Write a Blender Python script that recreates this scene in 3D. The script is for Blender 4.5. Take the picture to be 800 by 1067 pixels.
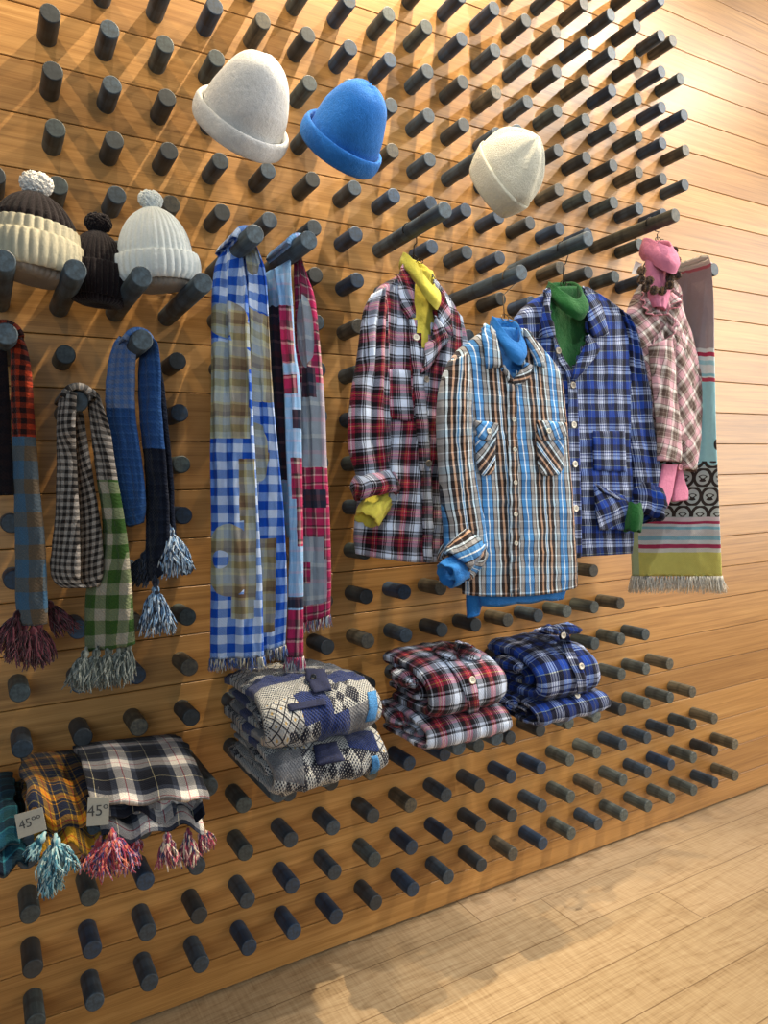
import bpy, bmesh, math, random
from mathutils import Vector, Matrix, noise
from mathutils.bvhtree import BVHTree
from math import sin, cos, pi, sqrt, exp
random.seed(7)
S = bpy.context.scene
for o in list(bpy.data.objects): bpy.data.objects.remove(o)
COL = S.collection

# ------------------------------------------------------------------ camera
U = 0.14                      # peg pitch = plank pitch (m)
FR = 19.3                     # rows from row 0 down to the floor
PX = 0.9965
FPX = 748.16
RC = Matrix(((0.870748, 0.028536, -0.490901), (-0.043357, 0.998882, -0.018841), (0.489815, 0.037690, 0.871013)))
CX, CY, CZ = -1.4683, -8.5133, 14.92
def W(x, y, z): return Vector((U*x, -U*z, U*(y+FR)))       # wall units -> world
CAM = W(CX, CY, CZ)
def wdir(r):   # fit frame (X along wall, -row, into wall) -> world
    return Vector((r[0], r[2], -r[1]))
right, down, fwd = wdir(RC[0]), wdir(RC[1]), wdir(RC[2])
cam = bpy.data.cameras.new('camera'); camo = bpy.data.objects.new('camera', cam); COL.objects.link(camo)
M = Matrix.Identity(4)
for i in range(3):
    M[i][0] = right[i]; M[i][1] = -down[i]; M[i][2] = -fwd[i]; M[i][3] = CAM[i]
camo.matrix_world = M
cam.sensor_fit = 'HORIZONTAL'; cam.sensor_width = 36; cam.lens = FPX/800*36
cam.clip_start = 0.05; cam.clip_end = 100
S.camera = camo
def rayd(px, py):
    return (right*((px-400)/FPX) + down*((py-533.5)/FPX) + fwd)
def at(px, py, d):
    """point that lies d metres in front of the wall in the direction of a photo pixel"""
    r = rayd(px, py); t = (-d - CAM.y)/r.y
    return CAM + r*t
def cv(r, u, t): return (right*r - down*u - fwd*t).normalized()   # camera-relative direction

# ------------------------------------------------------------------ light
S.view_settings.view_transform = 'Standard'; S.view_settings.look = 'None'
S.view_settings.gamma = 1; S.view_settings.exposure = 0.35; S.view_settings.use_curve_mapping = False
wd = bpy.data.worlds.new('world'); S.world = wd; wd.use_nodes = True
wd.node_tree.nodes['Background'].inputs[0].default_value = (0.80, 0.90, 1.0, 1)
wd.node_tree.nodes['Background'].inputs[1].default_value = 0.11
def lamp(name, kind, loc, target, energy, color, **k):
    l = bpy.data.lights.new(name, kind); l.energy = energy; l.color = color
    for a, b in k.items(): setattr(l, a, b)
    o = bpy.data.objects.new(name, l); COL.objects.link(o); o.location = loc
    dv = (Vector(target)-Vector(loc)); o.rotation_euler = dv.to_track_quat('-Z', 'Y').to_euler()
    return o
WARM = (1.0, 0.82, 0.56); NEUT = (1.0, 0.93, 0.84); COOL = (0.72, 0.86, 1.0)
# ceiling track spots that graze the wall, then one added spot at the right end
lamp('wall_spot', 'SPOT', (-1.25, -1.15, 4.35), (0.25, 0, 3.0), 150, WARM, spot_size=.85, spot_blend=.8, shadow_soft_size=.03)
lamp('wall_spot', 'SPOT', (1.40, -0.55, 4.5), (0.35, 0, 2.3), 420, WARM, spot_size=1.4, spot_blend=.9, shadow_soft_size=.012)
lamp('wall_spot', 'SPOT', (2.30, -0.60, 4.6), (1.2, 0, 2.4), 230, WARM, spot_size=1.3, spot_blend=.8, shadow_soft_size=.014)
lamp('wall_spot', 'SPOT', (0.25, -0.55, 4.7), (0.2, 0, 2.2), 110, WARM, spot_size=1.3, spot_blend=.8, shadow_soft_size=.02)
lamp('wall_spot', 'SPOT', (3.4, -1.5, 4.4), (1.7, 0, 2.2), 230, NEUT, spot_size=1.0, spot_blend=.8, shadow_soft_size=.03)
lamp('wall_spot', 'SPOT', (0.6, -2.3, 4.4), (1.2, -.1, 1.75), 190, (.93, .96, 1.0), spot_size=.62, spot_blend=.9, shadow_soft_size=.04)
lamp('wall_spot', 'SPOT', (4.4, -1.6, 4.3), (3.3, 0, 2.3), 145, NEUT, spot_size=1.7, spot_blend=.9, shadow_soft_size=.05)  # extra spot, added to brighten the right end of the wall
# daylight from the shop windows: far right and behind the viewer
lamp('window_light', 'AREA', (5.6, -2.4, 2.4), (2.4, 0, 1.9), 170, (1.0, 0.95, 0.87), shape='RECTANGLE', size=2.0, size_y=2.8)
lamp('window_light', 'AREA', (-1.8, -5.2, 2.3), (1.0, 0, 2.0), 58, COOL, shape='RECTANGLE', size=3.0, size_y=2.0)
lamp('floor_spot', 'SPOT', (2.6, -2.9, 4.3), (1.75, -1.2, 0), 290, (1, .93, .82), spot_size=.55, spot_blend=.3, shadow_soft_size=.04)

# ------------------------------------------------------------------ node helpers
def lin(h):
    h = h.lstrip('#'); c = [int(h[i:i+2], 16)/255 for i in (0, 2, 4)]
    return tuple(((x+.055)/1.055)**2.4 if x > .04045 else x/12.92 for x in c) + (1,)
class NT:
    def __init__(s, name):
        s.m = bpy.data.materials.new(name); s.m.use_nodes = True; s.t = s.m.node_tree; s.n = s.t.nodes
        s.b = s.n['Principled BSDF']
    def new(s, ty, **k):
        x = s.n.new(ty)
        for a, b in k.items(): setattr(x, a, b)
        return x
    def link(s, a, b): s.t.links.new(a, b)
    def inp(s, node, i, v):
        if isinstance(v, bpy.types.NodeSocket): s.link(v, node.inputs[i])
        elif v is not None: node.inputs[i].default_value = v
    def math(s, op, a, b=None, c=None):
        x = s.new('ShaderNodeMath', operation=op); s.inp(x, 0, a); s.inp(x, 1, b)
        if c is not None: s.inp(x, 2, c)
        return x.outputs[0]
    def mix(s, f, a, b, mode='MIX'):
        x = s.new('ShaderNodeMix', data_type='RGBA', blend_type=mode)
        s.inp(x, 0, f); s.inp(x, 6, a); s.inp(x, 7, b); return x.outputs[2]
    def ramp(s, f, stops, interp='LINEAR'):
        x = s.new('ShaderNodeValToRGB'); r = x.color_ramp; r.interpolation = interp
        while len(r.elements) > 1: r.elements.remove(r.elements[-1])
        r.elements[0].position = stops[0][0]; r.elements[0].color = stops[0][1]
        for p, c in stops[1:]:
            e = r.elements.new(p); e.color = c
        s.inp(x, 0, f); return x.outputs[0]
    def noise(s, vec, scale, detail=3, rough=.5, dist=0):
        x = s.new('ShaderNodeTexNoise'); s.inp(x, 'Vector', vec); x.inputs['Scale'].default_value = scale
        x.inputs['Detail'].default_value = detail; x.inputs['Roughness'].default_value = rough
        x.inputs['Distortion'].default_value = dist; return x.outputs['Fac']
    def mapping(s, vec, loc=(0,0,0), rot=(0,0,0), scale=(1,1,1)):
        x = s.new('ShaderNodeMapping'); s.inp(x, 'Vector', vec)
        x.inputs['Location'].default_value = loc; x.inputs['Rotation'].default_value = rot; x.inputs['Scale'].default_value = scale
        return x.outputs[0]
    def coord(s, k='Object'): return s.new('ShaderNodeTexCoord').outputs[k]
    def sep(s, v):
        x = s.new('ShaderNodeSeparateXYZ'); s.inp(x, 0, v); return x.outputs
    def comb(s, x, y, z=0):
        c = s.new('ShaderNodeCombineXYZ'); s.inp(c, 0, x); s.inp(c, 1, y); s.inp(c, 2, z); return c.outputs[0]
    def bump(s, h, strength=.3, dist=.002):
        x = s.new('ShaderNodeBump'); s.inp(x, 'Height', h); x.inputs['Strength'].default_value = strength
        x.inputs['Distance'].default_value = dist; s.link(x.outputs[0], s.b.inputs['Normal'])
    def color(s, c): s.inp(s.b, 'Base Color', c)
    def set(s, **k):
        for a, v in k.items(): s.b.inputs[a.replace('_', ' ')].default_value = v

def simple(name, hexc, rough=.6, metal=0.0, nscale=60, amt=.12, bump=.0):
    t = NT(name); c = lin(hexc); o = t.coord()
    n = t.noise(o, nscale, 3)
    dark = tuple(x*(1-amt*2) for x in c[:3])+(1,); lite = tuple(min(1, x*(1+amt)) for x in c[:3])+(1,)
    t.color(t.ramp(n, [(.3, dark), (.7, lite)])); t.set(Roughness=rough, Metallic=metal)
    if bump: t.bump(n, bump, .001)
    return t.m

def finish_fabric(t, col, uv, fuzz=.25, bump=.35, wscale=900, rough=.92, sheen=.08):
    """cloth: yarn-level colour flecks, weave bump, soft sheen"""
    n1 = t.noise(uv, 420, 2, .6); n2 = t.noise(uv, 60, 3)
    k = t.math('MULTIPLY_ADD', n1, fuzz*1.6, 1-fuzz*.8)
    k2 = t.math('MULTIPLY_ADD', n2, .16, .92)
    kk = t.math('MULTIPLY', k, k2)
    c = t.mix(1.0, col, t.comb(kk, kk, kk), 'MULTIPLY')
    t.color(c); t.set(Roughness=rough)
    t.b.inputs['Sheen Weight'].default_value = sheen; t.b.inputs['Sheen Roughness'].default_value = .5
    t.b.inputs['Specular IOR Level'].default_value = .15
    s = t.sep(uv)
    a = t.math('SINE', t.math('MULTIPLY', s[0], wscale)); b = t.math('SINE', t.math('MULTIPLY', s[1], wscale))
    h = t.math('ADD', t.math('MULTIPLY', a, b), t.math('MULTIPLY', n1, 3.0))
    h = t.math('ADD', h, t.math('MULTIPLY', n2, 4.0))
    t.bump(h, bump, .0012)

def stops(spec):
    """[(width, hex)...] -> constant ramp stops"""
    tot = sum(w for w, _ in spec); p = 0; out = []
    for w, h in spec:
        hh = h.lstrip('#'); out.append((p/tot, tuple(int(hh[i:i+2], 16)/255 for i in (0, 2, 4)) + (1,))); p += w
    return out[:31]

def plaid_col(t, uv, pu, pv, su, sv, mixf=.5, rot=0, wob=.0025, off=(0, 0)):
    v = t.mapping(uv, loc=(off[0], off[1], 0), rot=(0, 0, rot))
    s = t.sep(v)
    n = t.noise(uv, 9, 2)
    nn = t.math('MULTIPLY_ADD', n, wob*2, -wob)
    fu = t.math('FRACT', t.math('DIVIDE', t.math('ADD', s[0], nn), pu))
    fv = t.math('FRACT', t.math('DIVIDE', t.math('ADD', s[1], nn), pv))
    cu = t.ramp(fu, stops(su), 'CONSTANT'); cv_ = t.ramp(fv, stops(sv), 'CONSTANT')
    # twill: diagonal yarn lines let warp or weft show
    d = t.math('SINE', t.math('MULTIPLY', t.math('ADD', s[0], s[1]), 2*pi*420))
    f = t.math('MULTIPLY_ADD', d, .14, mixf)
    g = t.new('ShaderNodeGamma'); t.link(t.mix(f, cu, cv_), g.inputs[0]); g.inputs[1].default_value = 2.2   # dyed yarns blend darker than paint
    return g.outputs[0]

def plaid(name, pu, pv, su, sv=None, mixf=.5, rot=0, off=(0, 0), fuzz=.25, wob=.0025, bump=.35):
    t = NT(name); uv = t.coord('UV')
    c = plaid_col(t, uv, pu, pv, su, sv or su, mixf, rot, wob, off)
    finish_fabric(t, c, uv, fuzz, bump); return t.m

def shape_mask(t, uv, shapes):
    """union of ellipses / boxes given in cloth metres (u, v, a, b, 'e'|'b')"""
    s = t.sep(uv); n = t.noise(uv, 60, 2); w = t.math('MULTIPLY_ADD', n, .3, -.15)
    out = None
    for (u, v, a, b, k) in shapes:
        du = t.math('DIVIDE', t.math('SUBTRACT', s[0], u), a); dv = t.math('DIVIDE', t.math('SUBTRACT', s[1], v), b)
        if k == 'e': r = t.math('ADD', t.math('MULTIPLY', du, du), t.math('MULTIPLY', dv, dv))
        else: r = t.math('MAXIMUM', t.math('ABSOLUTE', du), t.math('ABSOLUTE', dv))
        m = t.math('LESS_THAN', t.math('ADD', r, t.math('MULTIPLY', w, .25)), 1.0)
        out = m if out is None else t.math('MAXIMUM', out, m)
    return out

# ------------------------------------------------------------------ geometry helpers
def link(name, me, mat, parent=None, smooth=True):
    o = bpy.data.objects.new(name, me)
    if mat:
        for m in (mat if isinstance(mat, (list, tuple)) else [mat]): me.materials.append(m)
    if smooth: me.polygons.foreach_set('use_smooth', [True]*len(me.polygons))
    COL.objects.link(o)
    if parent:
        o.parent = parent
        o.matrix_parent_inverse = Matrix.Translation(-parent.location) if parent.type == 'EMPTY' else Matrix.Identity(4)
    return o
def tag(o, label, cat, group=None, kind=None):
    if label: o['label'] = label
    if cat: o['category'] = cat
    if group: o['group'] = group
    if kind: o['kind'] = kind
    return o
def empty(name, loc, label, cat, group=None):
    o = bpy.data.objects.new(name, None); COL.objects.link(o); o.location = loc; o.empty_display_size = .05
    return tag(o, label, cat, group)
class MB:
    def __init__(s): s.v = []; s.f = []; s.uv = []
    def add(s, vs, fs, uvs=None):
        o = len(s.v); s.v += [tuple(v) for v in vs]; s.f += [tuple(i+o for i in f) for f in fs]
        s.uv += uvs if uvs else [(v[0], v[2]) for v in vs]
    def grid(s, P, uv=None, closed=False):
        """P[j][i]"""
        n, m = len(P), len(P[0]); vs = [p for r in P for p in r]; fs = []
        for j in range(n-1):
            for i in range(m-1 if not closed else m):
                k = (i+1) % m
                fs.append((j*m+i, j*m+k, (j+1)*m+k, (j+1)*m+i))
        s.add(vs, fs, [q for r in uv for q in r] if uv else None)
    def tube(s, pts, rad, k=8, cap=True, uvl=0):
        pts = [Vector(p) for p in pts]; n = len(pts)
        if not isinstance(rad, (list, tuple)): rad = [rad]*n
        P = []; up = None; L = uvl; UVs = []
        for i, p in enumerate(pts):
            a = pts[max(i-1, 0)]; b = pts[min(i+1, n-1)]; d = (b-a)
            d = d.normalized() if d.length > 1e-9 else Vector((0, 0, 1))
            if up is None: up = d.orthogonal().normalized()
            else:
                up = up - d*up.dot(d)
                up = up.normalized() if up.length > 1e-6 else d.orthogonal().normalized()
            w = d.cross(up)
            if i: L += (p-pts[i-1]).length
            P.append([p + (up*cos(2*pi*j/k) + w*sin(2*pi*j/k))*rad[i] for j in range(k)])
            UVs.append([(j/k*2*pi*rad[i], L) for j in range(k)])
        o = len(s.v); s.grid(P, UVs, closed=True)
        if cap:
            s.f.append(tuple(o+j for j in range(k-1, -1, -1))); s.f.append(tuple(o+(n-1)*k+j for j in range(k)))
    def box(s, c, h, rot=None):
        c = Vector(c); vs = []
        for x in (-1, 1):
            for y in (-1, 1):
                for z in (-1, 1):
                    v = Vector((x*h[0], y*h[1], z*h[2])); vs.append(c + (rot @ v if rot else v))
        s.add(vs, [(0, 1, 3, 2), (4, 6, 7, 5), (0, 4, 5, 1), (2, 3, 7, 6), (0, 2, 6, 4), (1, 5, 7, 3)])
    def mesh(s, name):
        me = bpy.data.meshes.new(name); me.from_pydata(s.v, [], s.f)
        ul = me.uv_layers.new(name='UV'); li = [0]*len(me.loops); me.loops.foreach_get('vertex_index', li)
        fl = []
        for i in li: fl += s.uv[i]
        ul.data.foreach_set('uv', fl)
        bm = bmesh.new(); bm.from_mesh(me); bmesh.ops.recalc_face_normals(bm, faces=bm.faces); bm.to_mesh(me); bm.free()
        me.update(); return me
    def build(s, name, mat, parent=None, smooth=True):
        return link(name, s.mesh(name), mat, parent, smooth)
    def bvh(s): return BVHTree.FromPolygons([Vector(v) for v in s.v], getattr(s, 'full', None) or s.f)

def cr(rows, n):
    """Catmull-Rom through tuples, n samples evenly by chord length"""
    if len(rows) == 1: return rows*n
    L = [0]
    for a, b in zip(rows, rows[1:]): L.append(L[-1] + max(1e-4, sqrt(sum((x-y)**2 for x, y in zip(a[:4], b[:4])))))
    out = []; T = L[-1]; i = 0
    for k in range(n):
        t = T*k/(n-1)
        while i < len(rows)-2 and t > L[i+1]: i += 1
        f = (t-L[i])/(L[i+1]-L[i]); p1, p2 = rows[i], rows[i+1]
        p0 = rows[i-1] if i > 0 else tuple(2*a-b for a, b in zip(p1, p2)); p3 = rows[i+2] if i+2 < len(rows) else tuple(2*b-a for a, b in zip(p1, p2))
        out.append(tuple(.5*(2*b + (c-a)*f + (2*a-5*b+4*c-d)*f*f + (3*b-a-3*c+d)*f**3) for a, b, c, d in zip(p0, p1, p2, p3)))
    return out

def folds(seed, k=7, amp=.006, w=(.03, .09), drift=.08, grow=0.0):
    r = random.Random(seed)
    R = [(r.random(), r.uniform(-drift, drift), r.uniform(*w), r.choice((-1, 1, 1))*r.uniform(.4, 1)*amp, r.random()*6, r.uniform(.15, .5), r.uniform(.15, .6)) for _ in range(k)]
    def f(s, v, vn=0.5):
        d = 0
        for (s0, dr, ww, a, ph, c, sp) in R:
            x = (s - s0 - dr*(v*2) - .02*sin(v*9+ph))/ww
            env = exp(-((vn-c)/sp)**2)*.8 + .3
            d += a*env*exp(-x*x)
        d += amp*.5*noise.noise(Vector((s*3+seed, v*7, seed*.7)))
        d += amp*.45*noise.noise(Vector((s*9+seed, v*22, seed*.3))) + .0016*noise.noise(Vector((s*22+seed, v*55, seed*.9)))
        cr_ = noise.noise(Vector((s*5+seed, v*16+s*6, 4.4))); d += .004*(1-min(1, abs(cr_)*5))*(.4+.6*vn)
        return d*(1+grow*vn)
    return f

def norm_rows(rows, d, t):
    out = []
    for r in rows:
        r = tuple(float(x) for x in r)
        if len(r) == 4: r = r + (d, d, t)
        elif len(r) == 6: r = r + (t,)
        out.append(r)
    return out
def loft(rows, d=.2, t=.02, n=70, m=56, p=.55, fold=None, back=.6, uvo='C', cut=None, cap=(True, True), vo=0, uo=0, hem=None):
    """a soft closed cloth tube whose left and right edges pass through the given photo directions at distance d from the wall"""
    R = cr(norm_rows(rows, d, t), n); mb = MB(); P = []; UVs = []; v = vo; prev = None
    for j, (lx, ly, rx, ry, dl, dr, tt) in enumerate(R):
        L, Q = at(lx, ly, dl), at(rx, ry, dr); c = (L+Q)/2; h = (Q-L)/2
        nv = Vector((0, -1, 0)); hh = h.normalized(); nv = (nv - hh*nv.dot(hh)).normalized()
        if prev is not None: v += (c-prev).length
        prev = c; w = h.length*2; row = []; ur = []
        for i in range(m):
            a = 2*pi*i/m; s_ = (1-cos(a))/2; front = sin(a) >= 0
            y = abs(sin(a))**p * tt; e = abs(sin(a))**.5
            fd = fold(s_, v, j/(n-1)) if fold else 0
            q = c + h*(2*s_-1) + nv*((y + fd*e) if front else (-y*back + fd*e*.5))
            if hem and j > n-8: q = q + Vector((0, 0, 1))*hem(s_)*((j-(n-8))/7)
            row.append(q)
            u = {'C': (s_-.5)*w, 'L': s_*w, 'R': (s_-1)*w}[uvo] + uo
            ur.append((u, v))
        P.append(row); UVs.append(ur)
    mb.grid(P, UVs, closed=True)
    if cut:
        mb.full = list(mb.f); keep = []
        for f in mb.f:
            c = sum((Vector(mb.v[i]) for i in f), Vector())/len(f); x, y = topx(c)
            fr = (f[0] % m) < m/2
            if fr and inside(x, y, cut): continue
            keep.append(f)
        mb.f = keep
    for e, on in enumerate(cap):
        if on:
            base = 0 if e == 0 else (n-1)*m; cen = sum(P[0 if e == 0 else -1], Vector())/m
            k = len(mb.v); ins = [q*.85 + cen*.15 + Vector((0, 0, (-.006 if e == 0 else .006))) for q in P[0 if e == 0 else -1]]
            mb.v += [tuple(q) for q in ins]; mb.uv += [mb.uv[base+i] for i in range(m)]
            for i in range(m): mb.f.append((base+i, base+(i+1) % m, k+(i+1) % m, k+i))
            mb.v.append(tuple(cen + Vector((0, 0, (-.01 if e == 0 else .01))))); mb.uv.append(mb.uv[base])
            for i in range(m): mb.f.append((k+i, k+(i+1) % m, len(mb.v)-1))
    return mb
def topx(p):
    q = Vector(p)-CAM; z = q.dot(fwd); return 400+FPX*q.dot(right)/z, 533.5+FPX*q.dot(down)/z
def inside(x, y, poly):
    r = False; n = len(poly)
    for i in range(n):
        x1, y1 = poly[i]; x2, y2 = poly[(i+1) % n]
        if (y1 > y) != (y2 > y) and x < (x2-x1)*(y-y1)/(y2-y1)+x1: r = not r
    return r
def drape(bvh, x, y, off, dflt):
    r = rayd(x, y).normalized(); h = bvh.ray_cast(CAM, r) if bvh else (None,)*4
    if h[0] is None: return at(x, y, dflt)
    nn = h[1] if h[1].dot(r) < 0 else -h[1]
    return h[0] + nn*off
def patch(bvh, rows, off=.004, th=.003, dflt=.3, n=16, m=12, uvo='C', wav=None):
    """a flat-sewn or turned-over piece of cloth lying on the surface under it"""
    R = cr([tuple(map(float, r)) for r in rows], n); A = []; UVs = []; v = 0; pc = None
    for j, r in enumerate(R):
        row = []; ur = []
        for i in range(m):
            s_ = i/(m-1); x = r[0]+(r[2]-r[0])*s_; y = r[1]+(r[3]-r[1])*s_
            row.append(drape(bvh, x, y, off + (wav(s_, j/(n-1)) if wav else 0), dflt))
        w = (row[-1]-row[0]).length; c = (row[0]+row[-1])/2
        if pc is not None: v += (c-pc).length
        pc = c
        A.append(row); UVs.append([((i/(m-1)-(.5 if uvo == 'C' else 0))*w, v) for i in range(m)])
    # relax so that it bridges small hollows
    for _ in range(3):
        B = [[q.copy() for q in r] for r in A]
        for j in range(1, n-1):
            for i in range(1, m-1):
                B[j][i] = (A[j][i]*2 + A[j-1][i] + A[j+1][i] + A[j][i-1] + A[j][i+1])/6
        A = B
    mb = MB(); P = []; Q = []
    for j in range(n):
        for i in range(m):
            pass
    for j in range(n):
        pr_, qr = [], []
        for i in range(m):
            a = A[min(j+1, n-1)][i]-A[max(j-1, 0)][i]; b = A[j][min(i+1, m-1)]-A[j][max(i-1, 0)]
            nn = b.cross(a)
            nn = nn.normalized() if nn.length > 1e-12 else Vector((0, -1, 0))
            if nn.dot(A[j][i]-CAM) > 0: nn = -nn
            e = min(i, m-1-i, j, n-1-j); k = th*(0 if e == 0 else .8 if e == 1 else 1)
            pr_.append(A[j][i]+nn*k); qr.append(A[j][i]-nn*th*.8)
        P.append(pr_); Q.append(qr)
    mb.grid(P, UVs); mb.grid(Q, UVs)
    k = n*m; per = [i for i in range(m)] + [j*m+m-1 for j in range(1, n)] + [(n-1)*m+i for i in range(m-2, -1, -1)] + [j*m for j in range(n-2, 0, -1)]
    for a, b in zip(per, per[1:]+per[:1]): mb.f.append((a, b, k+b, k+a))
    return mb
def orient(z):
    z = z.normalized(); x = Vector((0, 0, 1)).cross(z)
    x = x.normalized() if x.length > 1e-3 else Vector((1, 0, 0))
    return Matrix((x, z.cross(x), z)).transposed()
def button(loc, nrm, mat, parent, r=.0085, dark=None):
    R = orient(nrm); mb = MB(); K = 20
    prof = [(0, .0022), (.45, .0020), (.62, .0024), (.8, .0042), (.95, .0036), (1, .0018), (.9, 0), (0, 0)]
    P = []
    for (a, z) in prof: P.append([loc + R @ Vector((a*r*cos(2*pi*i/K), a*r*sin(2*pi*i/K), z)) for i in range(K)])
    mb.grid(P, None, closed=True); b = mb.build('button', mat, parent)
    h = MB()
    for sx, sy in ((-1, -1), (-1, 1), (1, -1), (1, 1)):
        h.tube([loc + R @ Vector((sx*r*.2, sy*r*.2, .0018)), loc + R @ Vector((sx*r*.2, sy*r*.2, .0027))], r*.1, 6)
    h.build('thread_holes', dark, b)
    return b
def button_on(bvh, x, y, mat, parent, dflt=.3, r=.0085, off=.004, dark=None):
    a = drape(bvh, x, y, off, dflt); rd = rayd(x, y).normalized(); h = bvh.ray_cast(CAM, rd)
    nn = Vector((-.1, -1, 0)) if h[0] is None else (h[1] if h[1].dot(rd) < 0 else -h[1])
    nn = (nn + Vector((0, -1, 0))*1.5).normalized()
    return button(a, nn, mat, parent, r, dark)
def fringe(pts, mat, parent, length=.03, per=1, rad=.0012, seed=1, spread=.3, name='fringe', dirn=Vector((0, 0, -1)), seg=4):
    r = random.Random(seed); mb = MB()
    for p in pts:
        for _ in range(per):
            L = length*r.uniform(.7, 1.1); d = (dirn + Vector((r.uniform(-1, 1), r.uniform(-1, 1), 0))*spread).normalized()
            q = Vector(p) + Vector((r.uniform(-1, 1), r.uniform(-1, 1), 0))*rad; P = [q]
            for i in range(seg):
                d = (d + Vector((r.uniform(-1, 1), r.uniform(-1, 1), -.3))*spread*.5).normalized(); q = q + d*L/seg; P.append(q)
            mb.tube(P, [rad*(1-.6*i/seg) for i in range(seg+1)], 4)
    return mb.build(name, mat, parent)
def tassel(p, mat, parent, L=.07, R=.028, n=90, seed=1, dirn=(0, 0, -1), name='tassel'):
    """knotted head and a skirt of yarn ends"""
    r = random.Random(seed); mb = MB(); p = Vector(p); D = Vector(dirn).normalized(); O = orient(D)
    mb.tube([p - D*.012, p - D*.004, p, p+D*.006, p+D*.014, p+D*.018], [.003, .005, .009, .0105, .008, .005], 10)
    for i in range(n):
        a = r.random()*2*pi; k = sqrt(r.random()); L1 = L*r.uniform(.75, 1.08); P = []
        for j in range(6):
            f = j/5; rr = k*R*(f**.6)*(1+.12*sin(f*7+a*3)); tw = a+.5*sin(f*3+i)
            P.append(p + D*(.008+L1*f*(1-.12*k)) + O @ Vector((cos(tw)*rr, sin(tw)*rr, 0)) + Vector((0, 0, -.008*f*f*k)))
        mb.tube(P, [.0017, .0021, .0023, .0022, .002, .0012], 5)
    return mb.build(name, mat, parent)
def multi_yarn(name, cols):
    t = NT(name); o = t.coord(); n = t.new('ShaderNodeTexVoronoi'); t.link(t.mapping(o, scale=(230, 230, 25)), n.inputs['Vector']); n.inputs['Scale'].default_value = 1
    s = t.sep(n.outputs['Color'])
    k = len(cols); t.color(t.ramp(s[0], [(i/k, lin(c)) for i, c in enumerate(cols)], 'CONSTANT'))
    t.set(Roughness=.95); t.b.inputs['Sheen Weight'].default_value = .3; t.b.inputs['Specular IOR Level'].default_value = .1
    t.bump(t.noise(o, 500, 2), .3, .001); return t.m

# ------------------------------------------------------------------ room
def wall_mat():
    t = NT('honey_stained_cedar_planks'); o = t.coord(); s = t.sep(o)
    pid = t.math('FLOOR', t.math('DIVIDE', t.math('SUBTRACT', s[2], (FR % 1-.5)*U), U))
    wn = t.new('ShaderNodeTexWhiteNoise', noise_dimensions='1D'); t.link(pid, wn.inputs['W'])
    sx = t.math('ADD', s[0], t.math('MULTIPLY', wn.outputs[0], 13.0))
    v = t.comb(t.math('MULTIPLY', sx, 1.2), t.math('MULTIPLY', wn.outputs[0], 9.0), t.math('MULTIPLY', s[2], 46.0))
    g = t.noise(v, 1.6, 6, .62, .35)
    v2 = t.comb(t.math('MULTIPLY', sx, 2.5), 0.0, t.math('MULTIPLY', s[2], 420.0))
    g2 = t.noise(v2, 1.0, 3, .6)
    f = t.math('ADD', t.math('MULTIPLY', g, .65), t.math('MULTIPLY', g2, .35))
    c = t.ramp(f, [(.3, lin('#835929')), (.47, lin('#a9783d')), (.6, lin('#ba894c')), (.75, lin('#c99c5e'))])
    tone = t.math('MULTIPLY_ADD', wn.outputs[0], .26, .86)
    c = t.mix(1, c, t.comb(tone, t.math('POWER', tone, 1.15), t.math('POWER', tone, 1.35)), 'MULTIPLY')
    t.color(c); t.inp(t.b, 'Roughness', t.math('MULTIPLY_ADD', g2, .2, .36))
    t.b.inputs['Coat Weight'].default_value = .10; t.b.inputs['Coat Roughness'].default_value = .28
    t.bump(g2, .22, .0008); return t.m
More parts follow.
